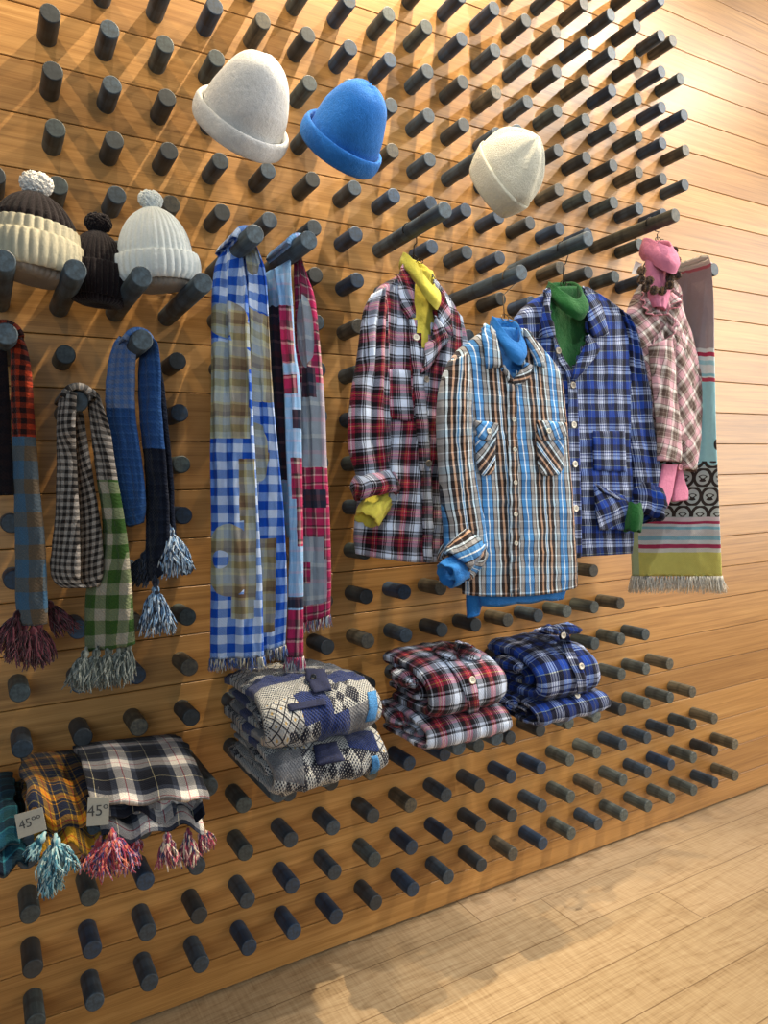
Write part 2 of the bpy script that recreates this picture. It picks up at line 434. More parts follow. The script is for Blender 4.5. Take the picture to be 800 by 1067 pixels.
def floor_mat():
    t = NT('pale_oak_floorboards'); o = t.coord(); s = t.sep(o); PW = 1.37*U
    yy = t.math('DIVIDE', t.math('SUBTRACT', t.math('MULTIPLY', s[1], -1), 2.31*U - 4*PW), PW); pid = t.math('FLOOR', yy)
    wn = t.new('ShaderNodeTexWhiteNoise', noise_dimensions='1D'); t.link(pid, wn.inputs['W'])
    xx = t.math('DIVIDE', t.math('ADD', s[0], t.math('MULTIPLY', wn.outputs[0], 2.9)), 1.9); jid = t.math('FLOOR', xx)
    wn2 = t.new('ShaderNodeTexWhiteNoise', noise_dimensions='2D'); t.link(t.comb(pid, jid), wn2.inputs['Vector'])
    r = wn2.outputs[0]
    v = t.comb(t.math('MULTIPLY', s[0], .55), t.math('MULTIPLY', s[1], 5.5), t.math('MULTIPLY', r, 20.0))
    g = t.noise(v, 1.5, 3, .5, .6)
    rings = t.math('FRACT', t.math('MULTIPLY', g, 11.0))
    rr = t.math('SUBTRACT', 1.0, t.math('POWER', t.math('ABSOLUTE', t.math('MULTIPLY_ADD', rings, 2, -1)), 3.0))
    fine = t.noise(t.comb(t.math('MULTIPLY', s[0], 14.0), t.math('MULTIPLY', s[1], 260.0), r), 1.0, 3)
    saw = t.noise(t.comb(t.math('MULTIPLY', s[0], 170.0), t.math('MULTIPLY', s[1], 9.0), r), 1.0, 2)
    f = t.math('ADD', t.math('MULTIPLY', rr, .16), t.math('ADD', t.math('MULTIPLY', fine, .48), t.math('MULTIPLY', saw, .42)))
    c = t.ramp(f, [(.3, lin('#8c7152')), (.5, lin('#aa8f6d')), (.68, lin('#baa07e')), (.85, lin('#c6b08f'))])
    tone = t.math('MULTIPLY_ADD', r, .22, .86)
    c = t.mix(1, c, t.comb(tone, tone, t.math('MULTIPLY_ADD', r, .30, .78)), 'MULTIPLY')
    fy = t.math('FRACT', yy); ey = t.math('MINIMUM', fy, t.math('SUBTRACT', 1, fy))
    fx = t.math('FRACT', xx); ex = t.math('MULTIPLY', t.math('MINIMUM', fx, t.math('SUBTRACT', 1, fx)), 1.9/PW)
    e = t.math('MINIMUM', ey, ex); seam = t.math('LESS_THAN', e, .010)
    c = t.mix(t.math('MULTIPLY', seam, .65), c, lin('#5b3f22'))
    # knots
    kn = None
    for (kx, ky, a, b) in ((10.09, .64, .16, .09), (11.21, 1.79, .2, .1), (4.6, 1.1, .12, .05)):
        du = t.math('DIVIDE', t.math('SUBTRACT', s[0], kx*U), a*U); dv = t.math('DIVIDE', t.math('ADD', s[1], ky*U), b*U)
        q = t.math('ADD', t.math('MULTIPLY', du, du), t.math('MULTIPLY', dv, dv))
        q = t.math('ADD', q, t.math('MULTIPLY', t.noise(o, 90, 2), 1.2))
        m = t.ramp(q, [(0, (1, 1, 1, 1)), (1.0, (0, 0, 0, 1))]); kn = m if kn is None else t.mix(1, kn, m, 'ADD')
    c = t.mix(t.sep(kn)[0], c, lin('#35230f'))
    t.color(c); t.set(Roughness=.42); t.b.inputs['Specular IOR Level'].default_value = .4
    t.bump(t.math('SUBTRACT', t.math('ADD', t.math('MULTIPLY', saw, .6), fine), t.math('MULTIPLY', seam, 3)), .25, .001); return t.m
mb = MB(); X0, X1 = -9*U, 44*U
zt = 27
for r in range(-15, 20):              # one board per peg row
    zc = (FR-r)*U; z0, z1 = zc-U/2+.0012, zc+U/2-.0012
    if z1 < 0: continue
    z0 = max(z0, 0.012); e = .0016
    sec = [(.02, z0), (0, z0), (-.0, z0), (-.0, z0+.0001)]
    pr_ = [(.022, z0), (e, z0), (0, z0+e), (0, z1-e), (e, z1), (.022, z1)]
    P = [[Vector((x, y, z)) for (y, z) in pr_] for x in (X0, X1)]
    mb.grid(P)
wall = mb.build('wall_back', wall_mat(), None, False); wall['kind'] = 'structure'
bk = MB(); bk.box(((X0+X1)/2, .045, 2.4), ((X1-X0)/2, .023, 2.45)); b = bk.build('wall_backing', simple('dark_gap_behind_boards', '#3a2410', .9), wall, False)
fl = MB(); fl.box(((X0+X1)/2, -1.5, -.02), ((X1-X0)/2, 1.6, .02)); f = fl.build('floor', floor_mat(), None, False); f['kind'] = 'structure'

# ------------------------------------------------------------------ pegs
def peg_mat():
    t = NT('blue_black_stained_peg_wood'); o = t.coord()
    oi = t.new('ShaderNodeObjectInfo'); s = t.sep(o)
    n = t.noise(t.mapping(o, scale=(60, 6, 60)), 1.5, 4, .6); n3 = t.noise(o, 26, 3)
    c = t.mix(t.math('MULTIPLY', t.math('SUBTRACT', n, .25), 1.2), lin('#24292b'), oi.outputs['Color'])
    band = t.ramp(t.noise(t.comb(0.0, t.math('MULTIPLY', s[1], 14.0), oi.outputs['Random']), 1.6, 1), [(.50, (0, 0, 0, 1)), (.56, (1, 1, 1, 1))])
    c = t.mix(t.math('MULTIPLY', t.sep(band)[0], .35), c, lin('#15171a'))
    t.color(c); t.inp(t.b, 'Roughness', t.math('MULTIPLY_ADD', n3, .25, .42)); t.bump(n, .35, .001); return t.m
PM = peg_mat()
def peg_mesh(name, L, r):
    mb = MB(); K = 24; e = .0022
    prof = [(-.0, r*1.0), (-(L-e*1.6), r), (-(L-e*.5), r-e*.4), (-L, r-e*1.3)]
    P = [[Vector((q*cos(2*pi*i/K), y, q*sin(2*pi*i/K))) for i in range(K)] for (y, q) in prof]
    mb.grid(P, None, closed=True); mb.f.append(tuple(len(prof)*K-K+i for i in range(K)))
    me = mb.mesh(name); me.materials.append(PM)
    me.polygons.foreach_set('use_smooth', [len(p.vertices) == 4 for p in me.polygons]); me.update(); return me
PR = .172*U
SHORT = peg_mesh('short_peg', .788*U, PR)
LONGM = {}
maxcol = lambda r: 16 if r <= 1 else 15 if r <= 4 else 14 if r <= 6 else 13 if r <= 11 else {12: 14, 13: 15, 14: 16, 15: 17, 16: 18, 17: 19, 18: 19}[r]
LONG = {(7, 3): 2.78, (9, 4): 2.74, (11, 3): 2.75, (14, 2): 2.76, (9, 1): 2.72, (-1, 5): 2.72, (0, 5): 2.66, (1, 5): 2.7, (2, 5): 2.74, (-1, 6): 2.28,
        (1, 6): 2.56, (0, 7): 2.2, (3, 4): 2.62, (4, 4): 2.72, (16, 3): 2.4, (3, 1): 2.6, (5, 1): 2.65,
        (3, 14): 2.85, (4, 14): 2.7, (7, 14): 2.8, (8, 14): 2.8, (10, 14): 2.6, (11, 14): 2.6, (0, 14): 2.5, (1, 14): 2.5, (2, 14): 1.9, (-1, 14): 2.5}
LONGUSE = {(7, 3): 'holding the hanger of the red plaid shirt', (9, 4): 'holding the hanger of the blue and tan plaid shirt', (11, 3): 'holding the hanger of the navy plaid shirt',
    (14, 2): 'holding the hanger of the pink plaid blouse', (9, 1): 'under the cream slouchy knit beanie', (-1, 5): 'at the photo edge under the two-tone bobble beanie',
    (0, 5): 'between the two-tone beanie and the small dark beanie', (1, 5): 'between the small dark beanie and the white beanie', (2, 5): 'at the right side of the white bobble beanie',
    (-1, 6): 'that the red and blue checked scarf hangs from', (1, 6): 'that the blue and navy scarf with pale tassels hangs from', (0, 7): 'inside the loop of the houndstooth and green scarf',
    (3, 4): 'that the blue gingham patchwork scarf hangs from', (4, 4): 'that the pink patchwork scarf hangs from', (16, 3): 'that the grey and yellow fringed scarf hangs from',
    (3, 1): 'inside the white felt hat', (5, 1): 'inside the blue felt hat', (3, 14): 'under the left side of the folded patchwork sweaters', (4, 14): 'under the right side of the folded patchwork sweaters',
    (7, 14): 'under the left side of the folded red plaid shirts', (8, 14): 'under the right side of the folded red plaid shirts', (10, 14): 'under the left side of the folded blue plaid shirts',
    (11, 14): 'under the right side of the folded blue plaid shirts', (0, 14): 'under the mustard plaid shawl', (1, 14): 'under the left side of the black and white shawl', (2, 14): 'under the right side of the black and white shawl',
    (-1, 14): 'under the teal plaid shawl'}
EXTRA = [(16.5, -4), (16.8, -3), (16.95, -2), (17, -1), (16.95, 0)]
HIDDEN = set()
HIDDEN = {(-1, 4), (-1, 8), (-1, 11), (0, 4), (0, 9), (0, 10), (1, 7), (1, 8), (2, 4), (4, 0), (4, 1), (6, 0), (6, 1), (11, 0), (5, 13), (5, 14), (9, 14), (12, 14), (15, 4), (4, 13), (10, 11), (11, 11), (12, 11)}
HIDDEN |= {(3, r) for r in range(7, 12)} | {(4, r) for r in range(5, 10)} | {(7, r) for r in range(5, 11)} | {(8, r) for r in range(4, 11)} | {(9, r) for r in range(6, 11)} | {(c, r) for c in (10, 11, 12, 13) for r in range(5, 11)} | {(12, 4), (13, 4), (14, 4), (14, 5), (14, 6), (8, 13), (9, 13), (11, 13), (12, 13)}
HIDDEN -= {(13, 10), (4, 5)}   # wholly behind the clothes in the photo
def ordn(n):
    W1 = ['zeroth', 'first', 'second', 'third', 'fourth', 'fifth', 'sixth', 'seventh', 'eighth', 'ninth', 'tenth', 'eleventh', 'twelfth', 'thirteenth', 'fourteenth', 'fifteenth', 'sixteenth', 'seventeenth', 'eighteenth', 'nineteenth', 'twentieth']
    return W1[n] if n <= 20 else 'twenty-'+W1[n-20]
TINTS = [('dark slate', '#566e82')]*6 + [('charcoal', '#4a5258')]*4 + [('blue-black', '#38608a')]*3 + [('grey-brown', '#8c8068')]*2 + [('grey-green', '#66787a')]*3
peglist = []
for r in range(-8, 19):
    for c in range(-1, maxcol(r)+1):
        if (c, r) in HIDDEN or ((c, r) in LONG): continue
        tx, ty = topx(W(c*PX, -r, .788)); bx, by = topx(W(c*PX, -r, 0))
        if max(ty, by) < -9 or min(tx, bx) > 806 or max(tx, bx) < -8 or min(ty, by) > 1075: continue
        peglist.append((c, r))
peglist += EXTRA
bycol = {}
for (c, r) in peglist: bycol.setdefault(math.ceil(c-.01), []).append(r)
rg = random.Random(3)
SPECIAL = {(13, -4): 'grey-brown', (19, 17): 'tan', (19, 18): 'tan', (18, 16): 'tan', (17, 15): 'tan', (13, 11): 'grey-brown', (14, 12): 'grey-brown', (15, 13): 'grey-green', (16, 14): 'tan', (7, 15): 'deep blue', (8, 3): 'blue-black', (13, 17): 'grey-brown', (8, 17): 'deep blue', (2, 7): 'deep blue'}
HEX = {'tan': '#a89c7c', 'deep blue': '#2a5680', 'grey-brown': '#8c8068', 'grey-green': '#66787a', 'blue-black': '#38608a'}
for (c, r) in sorted(peglist):
    o = bpy.data.objects.new('wall_peg', SHORT); COL.objects.link(o); o.location = W(c*PX, -r, 0)
    nm, hx = rg.choice(TINTS)
    if r > 10 and c > 11 and rg.random() < .5: nm, hx = 'grey-green', '#8a9388'
    if (c, r) in SPECIAL: nm = SPECIAL[(c, r)]; hx = HEX[nm]
    o.color = lin(hx); cc = math.ceil(c-.01); col = sorted(bycol[cc])
    if r <= 8: k = 'short %s peg, %s from the top in the %s peg column from the left' % (nm, ordn(col.index(r)+1), ordn(cc+2))
    else: k = 'short %s peg, %s from the bottom in the %s peg column from the left' % (nm, ordn(len(col)-col.index(r)), ordn(cc+2))
    tag(o, k, 'peg', 'short round pegs covering the plank wall')
for (c, r), L in LONG.items():
    o = bpy.data.objects.new('long_wall_peg', peg_mesh('long_peg', L*U, PR)); COL.objects.link(o); o.location = W(c*PX, -r, 0)
    o.color = lin('#5c7484' if (c, r) != (14, 2) else '#857e68')
    tag(o, 'long dark display peg ' + LONGUSE[(c, r)], 'peg', 'long display pegs holding the clothes')
# ------------------------------------------------------------------ cloth materials
DK = simple('dark_hole', '#1a1512', .8)
PEARL = simple('off_white_button', '#d8d0bd', .35, nscale=200, amt=.05)
BROWNBTN = simple('horn_button', '#8d8272', .4, nscale=200)
WIRE = simple('aged_wire', '#6b5a45', .35, metal=.9, nscale=200)
DWIRE = simple('black_wire', '#2a2420', .4, metal=.8, nscale=200)
WOODH = simple('hanger_wood', '#8a6238', .5, nscale=40)
K = '#141317'
RED_U = [(13, '#cad6ea'), (2.5, K), (2.5, '#a2a8b6'), (3, K), (6, '#241a20'), (3, '#861b34'), (1, '#a8903c'), (4, '#9c2038'), (1, '#c8b8b4'), (4, '#861b34'), (4, K), (6, '#241c24'), (2, '#a2a8b6'), (2.5, K), (2, '#a2a8b6'), (2, K)]
RED_V = [(12, '#cad6ea'), (2.5, K), (2.5, '#8a90a0'), (6, K), (4, '#7e1d34'), (1, '#a8903c'), (4, '#96203a'), (1, K), (4, '#7e1d34'), (7, K), (2.5, '#8a90a0'), (2, K)]
def red_m(name, **k): return plaid(name, .088, .088, RED_U, RED_V, mixf=.5, fuzz=.3, **k)
BLU_U = [(1.2, '#e9f2f6'), (5, '#3a80c4'), (1.2, '#23262e'), (4, '#9a9794'), (1, '#2c2a2c'), (2.2, '#d6e6ee'), (.8, '#262426'), (3.2, '#251b19'), (2.4, '#c99a78'), (1, '#2c2422'), (2.8, '#251d1b'), (1.1, '#e6eef2'), (1.2, '#4f97d6'), (1.1, '#e6eef2'), (2.8, '#251d1b'), (2.4, '#c99a78'), (1, '#2c2422'), (3.2, '#251b19'), (2.2, '#cfe1ec'), (.8, '#262426'), (4, '#9a9794'), (1.2, '#23262e'), (5, '#3a80c4')]
BLU_V = [(1, '#dfe9ee'), (6, '#55809f'), (1.6, '#1b1a1e'), (5, '#85878c'), (1.8, '#1b1a1e'), (5, '#3a322f'), (1.2, '#c8d0d6'), (5, '#565050'), (1.8, '#1b1a1e'), (4, '#66707c')]
def blu_m(name, **k): return plaid(name, .150, .105, BLU_U, BLU_V, mixf=.30, fuzz=.2, **k)
NAV_U = [(7, '#0c1126'), (1, '#080a12'), (7, '#163a8c'), (.8, '#8c9070'), (7, '#163a8c'), (1, '#080a12'), (7, '#0c1126'), (1.3, '#b4bdd0'), (2, '#1c2858'), (3, '#a8b2cc'), (1.2, '#151c3c'), (3, '#b4bfd6'), (2, '#1c2858'), (1.3, '#b4bdd0')]
NAV_V = [(8, '#0c1126'), (.8, '#8c9070'), (9, '#143482'), (8, '#0b0f20'), (1.2, '#b0bace'), (2, '#1c2858'), (2.6, '#a8b2cc'), (1.2, '#151c3c'), (2.6, '#aab4ce'), (1.2, '#b0bace')]
def nav_m(name, **k): return plaid(name, .098, .098, NAV_U, NAV_V, mixf=.5, fuzz=.25, **k)
PNK_U = [(7, '#d6a2ac'), (1, '#4a3a38'), (2.5, '#e6e0d8'), (1.2, '#f0ebe6'), (2, '#b3a79d'), (5, '#54443e'), (1, '#8f8078'), (5, '#5d4b44'), (2, '#b3a79d'), (1, '#3f3230'), (2, '#d0a3ab')]
def pnk_m(name, **k): return plaid(name, .070, .070, PNK_U, PNK_U, mixf=.5, fuzz=.25, **k)
def felt(name, hexc, amt=.16, nscale=90):
    t = NT(name); o = t.coord(); c = lin(hexc); n = t.noise(o, nscale, 4, .7); n2 = t.noise(o, 700, 2)
    t.color(t.ramp(t.math('ADD', t.math('MULTIPLY', n, .5), t.math('MULTIPLY', n2, .5)), [(.3, tuple(x*(1-amt*1.6) for x in c[:3])+(1,)), (.7, tuple(min(1, x*(1+amt)) for x in c[:3])+(1,))]))
    t.set(Roughness=.95); t.b.inputs['Sheen Weight'].default_value = .12; t.b.inputs['Specular IOR Level'].default_value = .1
    t.bump(t.math('ADD', t.math('MULTIPLY', n, 2.5), n2), .75, .0022); return t.m
def knit(name, hexc, amt=.15): return felt(name, hexc, amt, 160)

def hanger(name, cx, cz_px, d, peg, label, wood=False, mat=None, half=.19, neck=None):
    """wire hook over a peg, twisted neck, and shoulder bar hidden in the garment"""
    mat = mat or DWIRE
    pc = W(peg[0]*PX, -peg[1], 0); top = Vector((pc.x, -d, pc.z)); r = PR + .0022
    root = empty('coat_hanger', top, label, 'hanger', 'hangers on the long pegs')
    n = neck if neck is not None else at(cx, cz_px, d)
    P = []
    for i in range(15):
        a = pi*1.12 - i/14*pi*1.25
        P.append(top + Vector((-cos(a)*-1*r*1.0, 0, sin(a)*r)))
    P = [top + Vector((cos(a)*r, 0, sin(a)*r)) for a in [pi*1.12 - i/14*pi*1.3 for i in range(15)]]
    e = P[-1]; mid = Vector((n.x + .004, -d, e.z*.6 + n.z*.4))
    P += [e*.6+Vector((e.x*.4, -d*.4, (e.z-.01)*.4)), mid + Vector((.01, 0, .01)), mid, Vector((n.x, n.y, n.z))]
    m = MB(); m.tube([Vector(q) for q in P], .0019, 8); m.build('hook', mat, root)
    m = MB(); m.tube([n + Vector((cos(a)*.014, -.002, sin(a)*.010)) for a in [i/14*2*pi for i in range(15)]], .0015, 6)
    m.tube([n + Vector((.024 + cos(a)*.011, -.002, -.003+sin(a)*.008)) for a in [i/14*2*pi for i in range(15)]], .0013, 6)
    m.build('scroll', mat, root)
    m = MB(); P = []
    for i in range(21):
        s = (i-10)/10; P.append(n + Vector((s*half, .012, -.03 - .08*abs(s)**1.3)))
    m.tube(P, .006 if wood else .0025, 8); m.build('shoulder_bar', WOODH if wood else mat, root)
    return root

def cowl(parent, mat, cx, cy, d, rx, ry, zb, zf, fall_b, fall_f, thick=.007, name='neck_roll', rot=0, dip=0, flare=.25, seed=0, yaw=0, n=56):
    """soft turned-over collar: high at the back, drooping in front"""
    c = at(cx, cy, d); mb = MB(); P = []; UVs = []
    prof = 22
    for i in range(n):
        a = 2*pi*i/n                     # 0 = right, pi/2 = front (towards viewer)
        fr = (1+sin(a))/2; fr = fr**2.2
        zt = zb + (zf-zb)*fr + rot*cos(a); fall = fall_b + (fall_f-fall_b)*fr
        row = []; ur = []
        nz = noise.noise(Vector((cos(a)*1.6+seed, sin(a)*1.6, seed)))
        for j in range(prof):
            f = j/(prof-1)
            if f < .35:   k = f/.35; rr = .80 + .06*k; z = zt - .055*(1-k)      # inside, up
            elif f < .5:  k = (f-.35)/.15; rr = .86+.14*sin(k*pi/2); z = zt + .006*sin(k*pi)
            else:         k = (f-.5)/.5; rr = 1 + flare*sin(min(1, k*1.25)*pi*.62)*(.6+.6*fr) - .20*max(0, k-.75)/.25; z = zt - fall*k + .5*thick*0
            rr *= 1 + .05*nz + .03*noise.noise(Vector((cos(a)*3, sin(a)*3+seed, z*40)))
            x = rx*cos(a)*rr; y = -(ry*sin(a)*rr)
            q = c + Vector((x*cos(yaw)-y*sin(yaw), x*sin(yaw)+y*cos(yaw), z + .004*nz)); row.append(q); ur.append((a*rx, f*.1))
        P.append(row); UVs.append(ur)
    P.append(P[0]); UVs.append(UVs[0]); mb.grid(P, UVs)
    return mb.build(name, mat, parent)

def cuff_roll(parent, mat, p0, p1, p2, r0, r1, name='rolled_cuff', seed=1, open_end=True, wob=.2, R=.010):
    """folded-back sleeve end: fat wrinkled band around the sleeve axis p0->p1 (world), lip radius"""
    p0, p1 = Vector(p0), Vector(p1); O = orient(p1-p0); L = (p1-p0).length; mb = MB(); P = []; UVs = []; n = 40; m = 22
    for j in range(m):
        f = j/(m-1)
        if f < .65: k = f/.65; z = L*k; rr = r0+(r1-r0)*k + R*sin(k*pi)*.7
        else: k = (f-.65)/.35; z = L*(1-.35*k) if k > .3 else L*(1+.03*sin(k/.3*pi)); rr = r1*(1-.30*min(1, k*1.8))
        row = []; ur = []
        for i in range(n):
            a = 2*pi*i/n; w = 1 + wob*noise.noise(Vector((cos(a)*1.5+seed, sin(a)*1.5, z*14+seed))) + wob*.5*noise.noise(Vector((cos(a)*4, sin(a)*4+seed, z*40)))
            row.append(p0 + O @ Vector((cos(a)*rr*w*p2, sin(a)*rr*w, z + .008*noise.noise(Vector((cos(a)*2, sin(a)*2, seed*3.1)))))); ur.append((a*rr, z*1.0 if f < .65 else L*2-z))
        P.append(row); UVs.append(ur)
    mb.grid(P, UVs, closed=True); return mb.build(name, mat, parent)

def top_of(rows, d): return at((rows[0][0]+rows[0][2])/2, (rows[0][1]+rows[0][3])/2, d)

# ================================================================== red plaid shirt with yellow roll neck
D1 = .20
yel = felt('mustard_yellow_jersey', '#d0c24e', .08); RM = red_m('red_white_black_tartan')
root = empty('plaid_shirt', at(436, 290, D1), 'red, white and black tartan shirt hanging open over a yellow roll-neck', 'shirt', 'plaid shirts hanging from long pegs')
body_rows = [(424, 282, 448, 288), (406, 292, 461, 305), (392, 302, 472, 322), (386, 322, 478, 340), (382, 380, 480, 390), (378, 450, 478, 450), (374, 510, 474, 515), (369, 555, 470, 560), (371, 577, 466, 584)]
V1 = [(426, 280), (431, 330), (443, 366), (452, 330), (450, 280)]
f1 = folds(11, 14, .014, (.02, .06), .1)
hem1 = lambda s: -.012*sin(s*pi)
b1 = loft(body_rows, D1, .038, 110, 84, fold=f1, cut=V1, cap=(False, True), hem=hem1, vo=.02)
b1.build('body', RM, root); bv = b1.bvh()
sl = [(388, 306, 400, 300), (380, 322, 402, 326), (375, 352, 403, 352), (371, 381, 404, 380), (366, 409, 404, 415), (363, 445, 405, 445), (364, 470, 405, 465), (370, 490, 405, 486), (373, 501, 405, 499)]
loft(sl, D1+.035, .030, 70, 44, fold=folds(5, 8, .014, (.05, .12), .15), uo=.03).build('sleeve', RM, root)
cuff_roll(root, RM, at(389, 495, D1+.04), at(393, 517, D1+.05), 1.15, .058, .062, seed=3)
# rear sleeve, half hidden behind the blue shirt
loft([(470, 322, 480, 335), (470, 360, 486, 362), (470, 420, 486, 420), (468, 500, 484, 500), (466, 545, 482, 545)], D1-.02, .02, 40, 30, fold=folds(6, 5, .006)).build('sleeve', RM, root)
RMC = red_m('red_white_black_tartan_bias', rot=.5)
patch(bv, [(422, 270, 427, 274), (416, 284, 431, 296), (413, 300, 432, 315), (418, 322, 433, 326), (423, 333.5, 433, 332)], .010, .004, D1+.03).build('collar', RMC, root)
patch(bv, [(449, 292, 452, 293), (452, 310, 461, 306), (456, 335, 468, 330), (462, 345, 470, 352)], .010, .004, D1+.03).build('collar', RMC, root)
patch(bv, [(451, 330, 456, 338), (449, 345, 463, 349), (443, 362, 463.5, 357), (440, 378, 452, 372), (437.5, 392, 440, 388)], .014, .004, D1+.04).build('lapel', RMC, root)
patch(bv, [(424, 333, 431, 333), (426, 360, 436, 362), (430, 400, 441, 400), (434, 450, 446, 450), (437, 500, 449, 500), (439, 550, 450, 550), (440, 586, 448, 587)], .006, .0022, D1+.04, n=60, m=8, wav=lambda s, v: .002*sin(v*60)).build('placket', RM, root)
patch(bv, [(404, 385, 427, 386), (404, 410, 429, 411), (405, 430, 431, 431), (409, 437, 428, 439)], .003, .0015, D1+.04).build('chest_pocket', red_m('red_tartan_pocket', off=(.0, .0)), root)
for q in ((432.5, 353.5), (440.5, 396), (446, 482)): button_on(bv, *q, BROWNBTN if q[1] > 360 else PEARL, root, D1+.04, .0105, .012, DK)
yr = empty('roll_neck_top', at(437, 285, D1), 'yellow roll-neck top worn inside the red tartan shirt', 'top', 'roll-neck tops layered inside the shirts')
loft([(430, 280, 448, 284), (420, 296, 458, 306), (408, 310, 466, 325), (404, 345, 468, 350), (400, 430, 466, 430), (398, 540, 462, 545)], D1-.002, .024, 60, 50, fold=folds(3, 8, .004)).build('torso', yel, yr)
cowl(yr, yel, 436, 293, D1+.020, .050, .050, .078, -.024, .05, .070, seed=3, flare=.34, rot=-.004, yaw=.45)
cuff_roll(yr, yel, at(398, 519, D1+.052), at(382, 541, D1+.066), 1.3, .030, .034, name='cuff', seed=7, wob=.25, R=.006)
loft([(384, 504, 404, 504), (383, 520, 403, 521)], D1+.045, .022, 12, 24).build('sleeve', yel, yr)
hanger('h', 430.5, 270, D1, (7, 3), 'dark wire hanger holding the red tartan shirt', half=.12)

# ================================================================== navy plaid shirt with green roll neck (behind the blue one)
D3 = .265
grn = felt('bottle_green_jersey', '#1d5528', .10); NM = nav_m('navy_white_plaid')
root = empty('plaid_shirt', at(590, 305, D3), 'navy, blue and white plaid shirt with brown buttons over a green roll-neck', 'shirt', 'plaid shirts hanging from long pegs')
rows = [(571, 302, 607, 301), (553, 314, 626, 312), (540, 326, 645, 326), (534, 342, 654, 338), (534, 400, 656, 400), (538, 450, 657, 450), (546, 500, 657, 500), (553, 555, 657, 555), (557, 581, 656, 576)]
V3 = [(572, 296), (573, 345), (594.5, 390), (612, 348), (606, 296)]
b3 = loft(rows, D3, .040, 110, 90, fold=folds(21, 11, .007, (.03, .07), .08), cut=V3, cap=(False, True))
b3.build('body', NM, root); bv = b3.bvh()
sl = [(640, 322, 653, 334), (648, 345, 661, 352), (649, 371, 667, 377), (650, 409, 674, 409), (651, 445, 678, 445), (654, 475, 684, 478), (657, 500, 687, 500), (659, 515, 687, 520)]
loft(sl, D3+.015, .030, 60, 44, fold=folds(25, 6, .008, (.06, .15), .1), uo=.04).build('sleeve', NM, root)
cuff_roll(root, NM, at(673, 508, D3+.02), at(669, 540, D3+.03), 1.0, .054, .062, seed=5, wob=.38, R=.014)
NMB = nav_m('navy_plaid_bias', rot=.35)
patch(bv, [(568, 302, 573, 300), (565, 315, 572, 318), (562, 335, 574, 338), (560, 352, 576, 352)], .011, .004, D3+.04).build('collar', NMB, root)
patch(bv, [(605, 299, 609, 302), (608, 318, 623, 318), (611, 338, 629, 336), (615, 352, 632, 350)], .011, .004, D3+.04).build('collar', NMB, root)
patch(bv, [(611, 349, 613, 352), (606, 362, 622, 364), (599, 376, 612, 380), (592, 396, 596, 398)], .012, .004, D3+.04).build('lapel', NMB, root)
patch(bv, [(574, 352, 578, 352), (580, 375, 586, 373), (590, 395, 598, 395), (591, 450, 602, 450), (593, 520, 604, 520), (595, 582, 605, 581)], .006, .0022, D3+.04, n=50, m=8).build('placket', NM, root)
patch(bv, [(617, 449, 650, 449), (617, 470, 651, 470), (618, 490, 652, 492)], .004, .002, D3+.04).build('chest_pocket', NM, root)
patch(bv, [(617, 503, 622, 512), (626, 508, 638, 520), (640, 518, 652, 522)], .012, .004, D3+.05).build('pocket_flap', NMB, root)
patch(bv, [(617, 506, 648, 516), (618, 522, 653, 526), (620, 540, 654, 544), (623, 552, 652, 552)], .010, .003, D3+.045, n=30, m=24, wav=lambda s, v: .007*noise.noise(Vector((s*4, v*3, 1)))).build('patch_pocket', NMB, root)
for q in ((579, 366.6), (594, 402), (595, 443), (596, 484), (597, 530)): button_on(bv, *q, PEARL if q[1] > 420 else BROWNBTN, root, D3+.045, .0115, .011, DK)
gr = empty('roll_neck_top', at(590, 300, D3), 'green roll-neck top worn inside the navy plaid shirt', 'top', 'roll-neck tops layered inside the shirts')
loft([(575, 300, 604, 300), (563, 314, 618, 314), (552, 330, 636, 330), (552, 400, 640, 400), (556, 500, 640, 500), (560, 560, 640, 560)], D3-.002, .026, 60, 50, fold=folds(31, 6, .003)).build('torso', grn, gr)
cowl(gr, grn, 589, 306, D3+.018, .056, .054, .044, -.034, .05, .066, seed=8, flare=.34, rot=.006)
cuff_roll(gr, grn, at(661, 525, D3+.055), at(659, 553, D3+.06), 1.0, .026, .031, name='cuff', seed=4, wob=.15, R=.005)
hanger('h', 586.5, 296, D3+.005, (11, 3), 'thin dark wire hanger with scrolls in the green roll-neck', half=.15)

# ================================================================== blue and tan plaid shirt with blue roll neck (in front)
D2 = .335
blu = felt('cornflower_blue_jersey', '#2a72b8', .08); BM = blu_m('blue_tan_brown_plaid')
root = empty('plaid_shirt', at(526, 345, D2), 'pale blue, tan and brown plaid shirt with two flap pockets over a blue roll-neck', 'shirt', 'plaid shirts hanging from long pegs')
rows = [(506, 342, 545, 345), (489, 355, 561, 362), (474, 368, 578, 383), (470, 384, 584, 402), (474, 440, 588, 440), (479, 480, 591, 480), (481, 540, 596, 540), (481, 590, 599, 590), (482, 621, 599, 608)]
V2 = [(508, 335), (520, 383), (532, 393), (544, 383), (543, 335)]
hem2 = lambda s: -.016*sin(s*pi)**.7 + .006*cos(s*pi)
b2 = loft(rows, D2, .036, 120, 96, fold=folds(44, 9, .006, (.03, .07), .06), cut=V2, cap=(False, True), hem=hem2, uo=.0)
b2.build('body', BM, root); bv = b2.bvh()
sl = [(468, 376, 484, 368), (461, 392, 489, 396), (456.6, 411, 490, 412), (454.7, 439, 490, 438), (456.5, 479, 491, 475), (459, 520, 497, 515), (462, 550, 503, 545), (463, 575, 506, 572)]
loft(sl, D2+.022, .028, 80, 44, fold=folds(17, 6, .008, (.05, .13), .12), uo=.085).build('sleeve', BM, root)
cuff_roll(root, blu_m('blue_plaid_cuff', rot=.4), at(490, 567, D2+.03), at(474, 590, D2+.045), 1.0, .062, .056, seed=11, wob=.22)
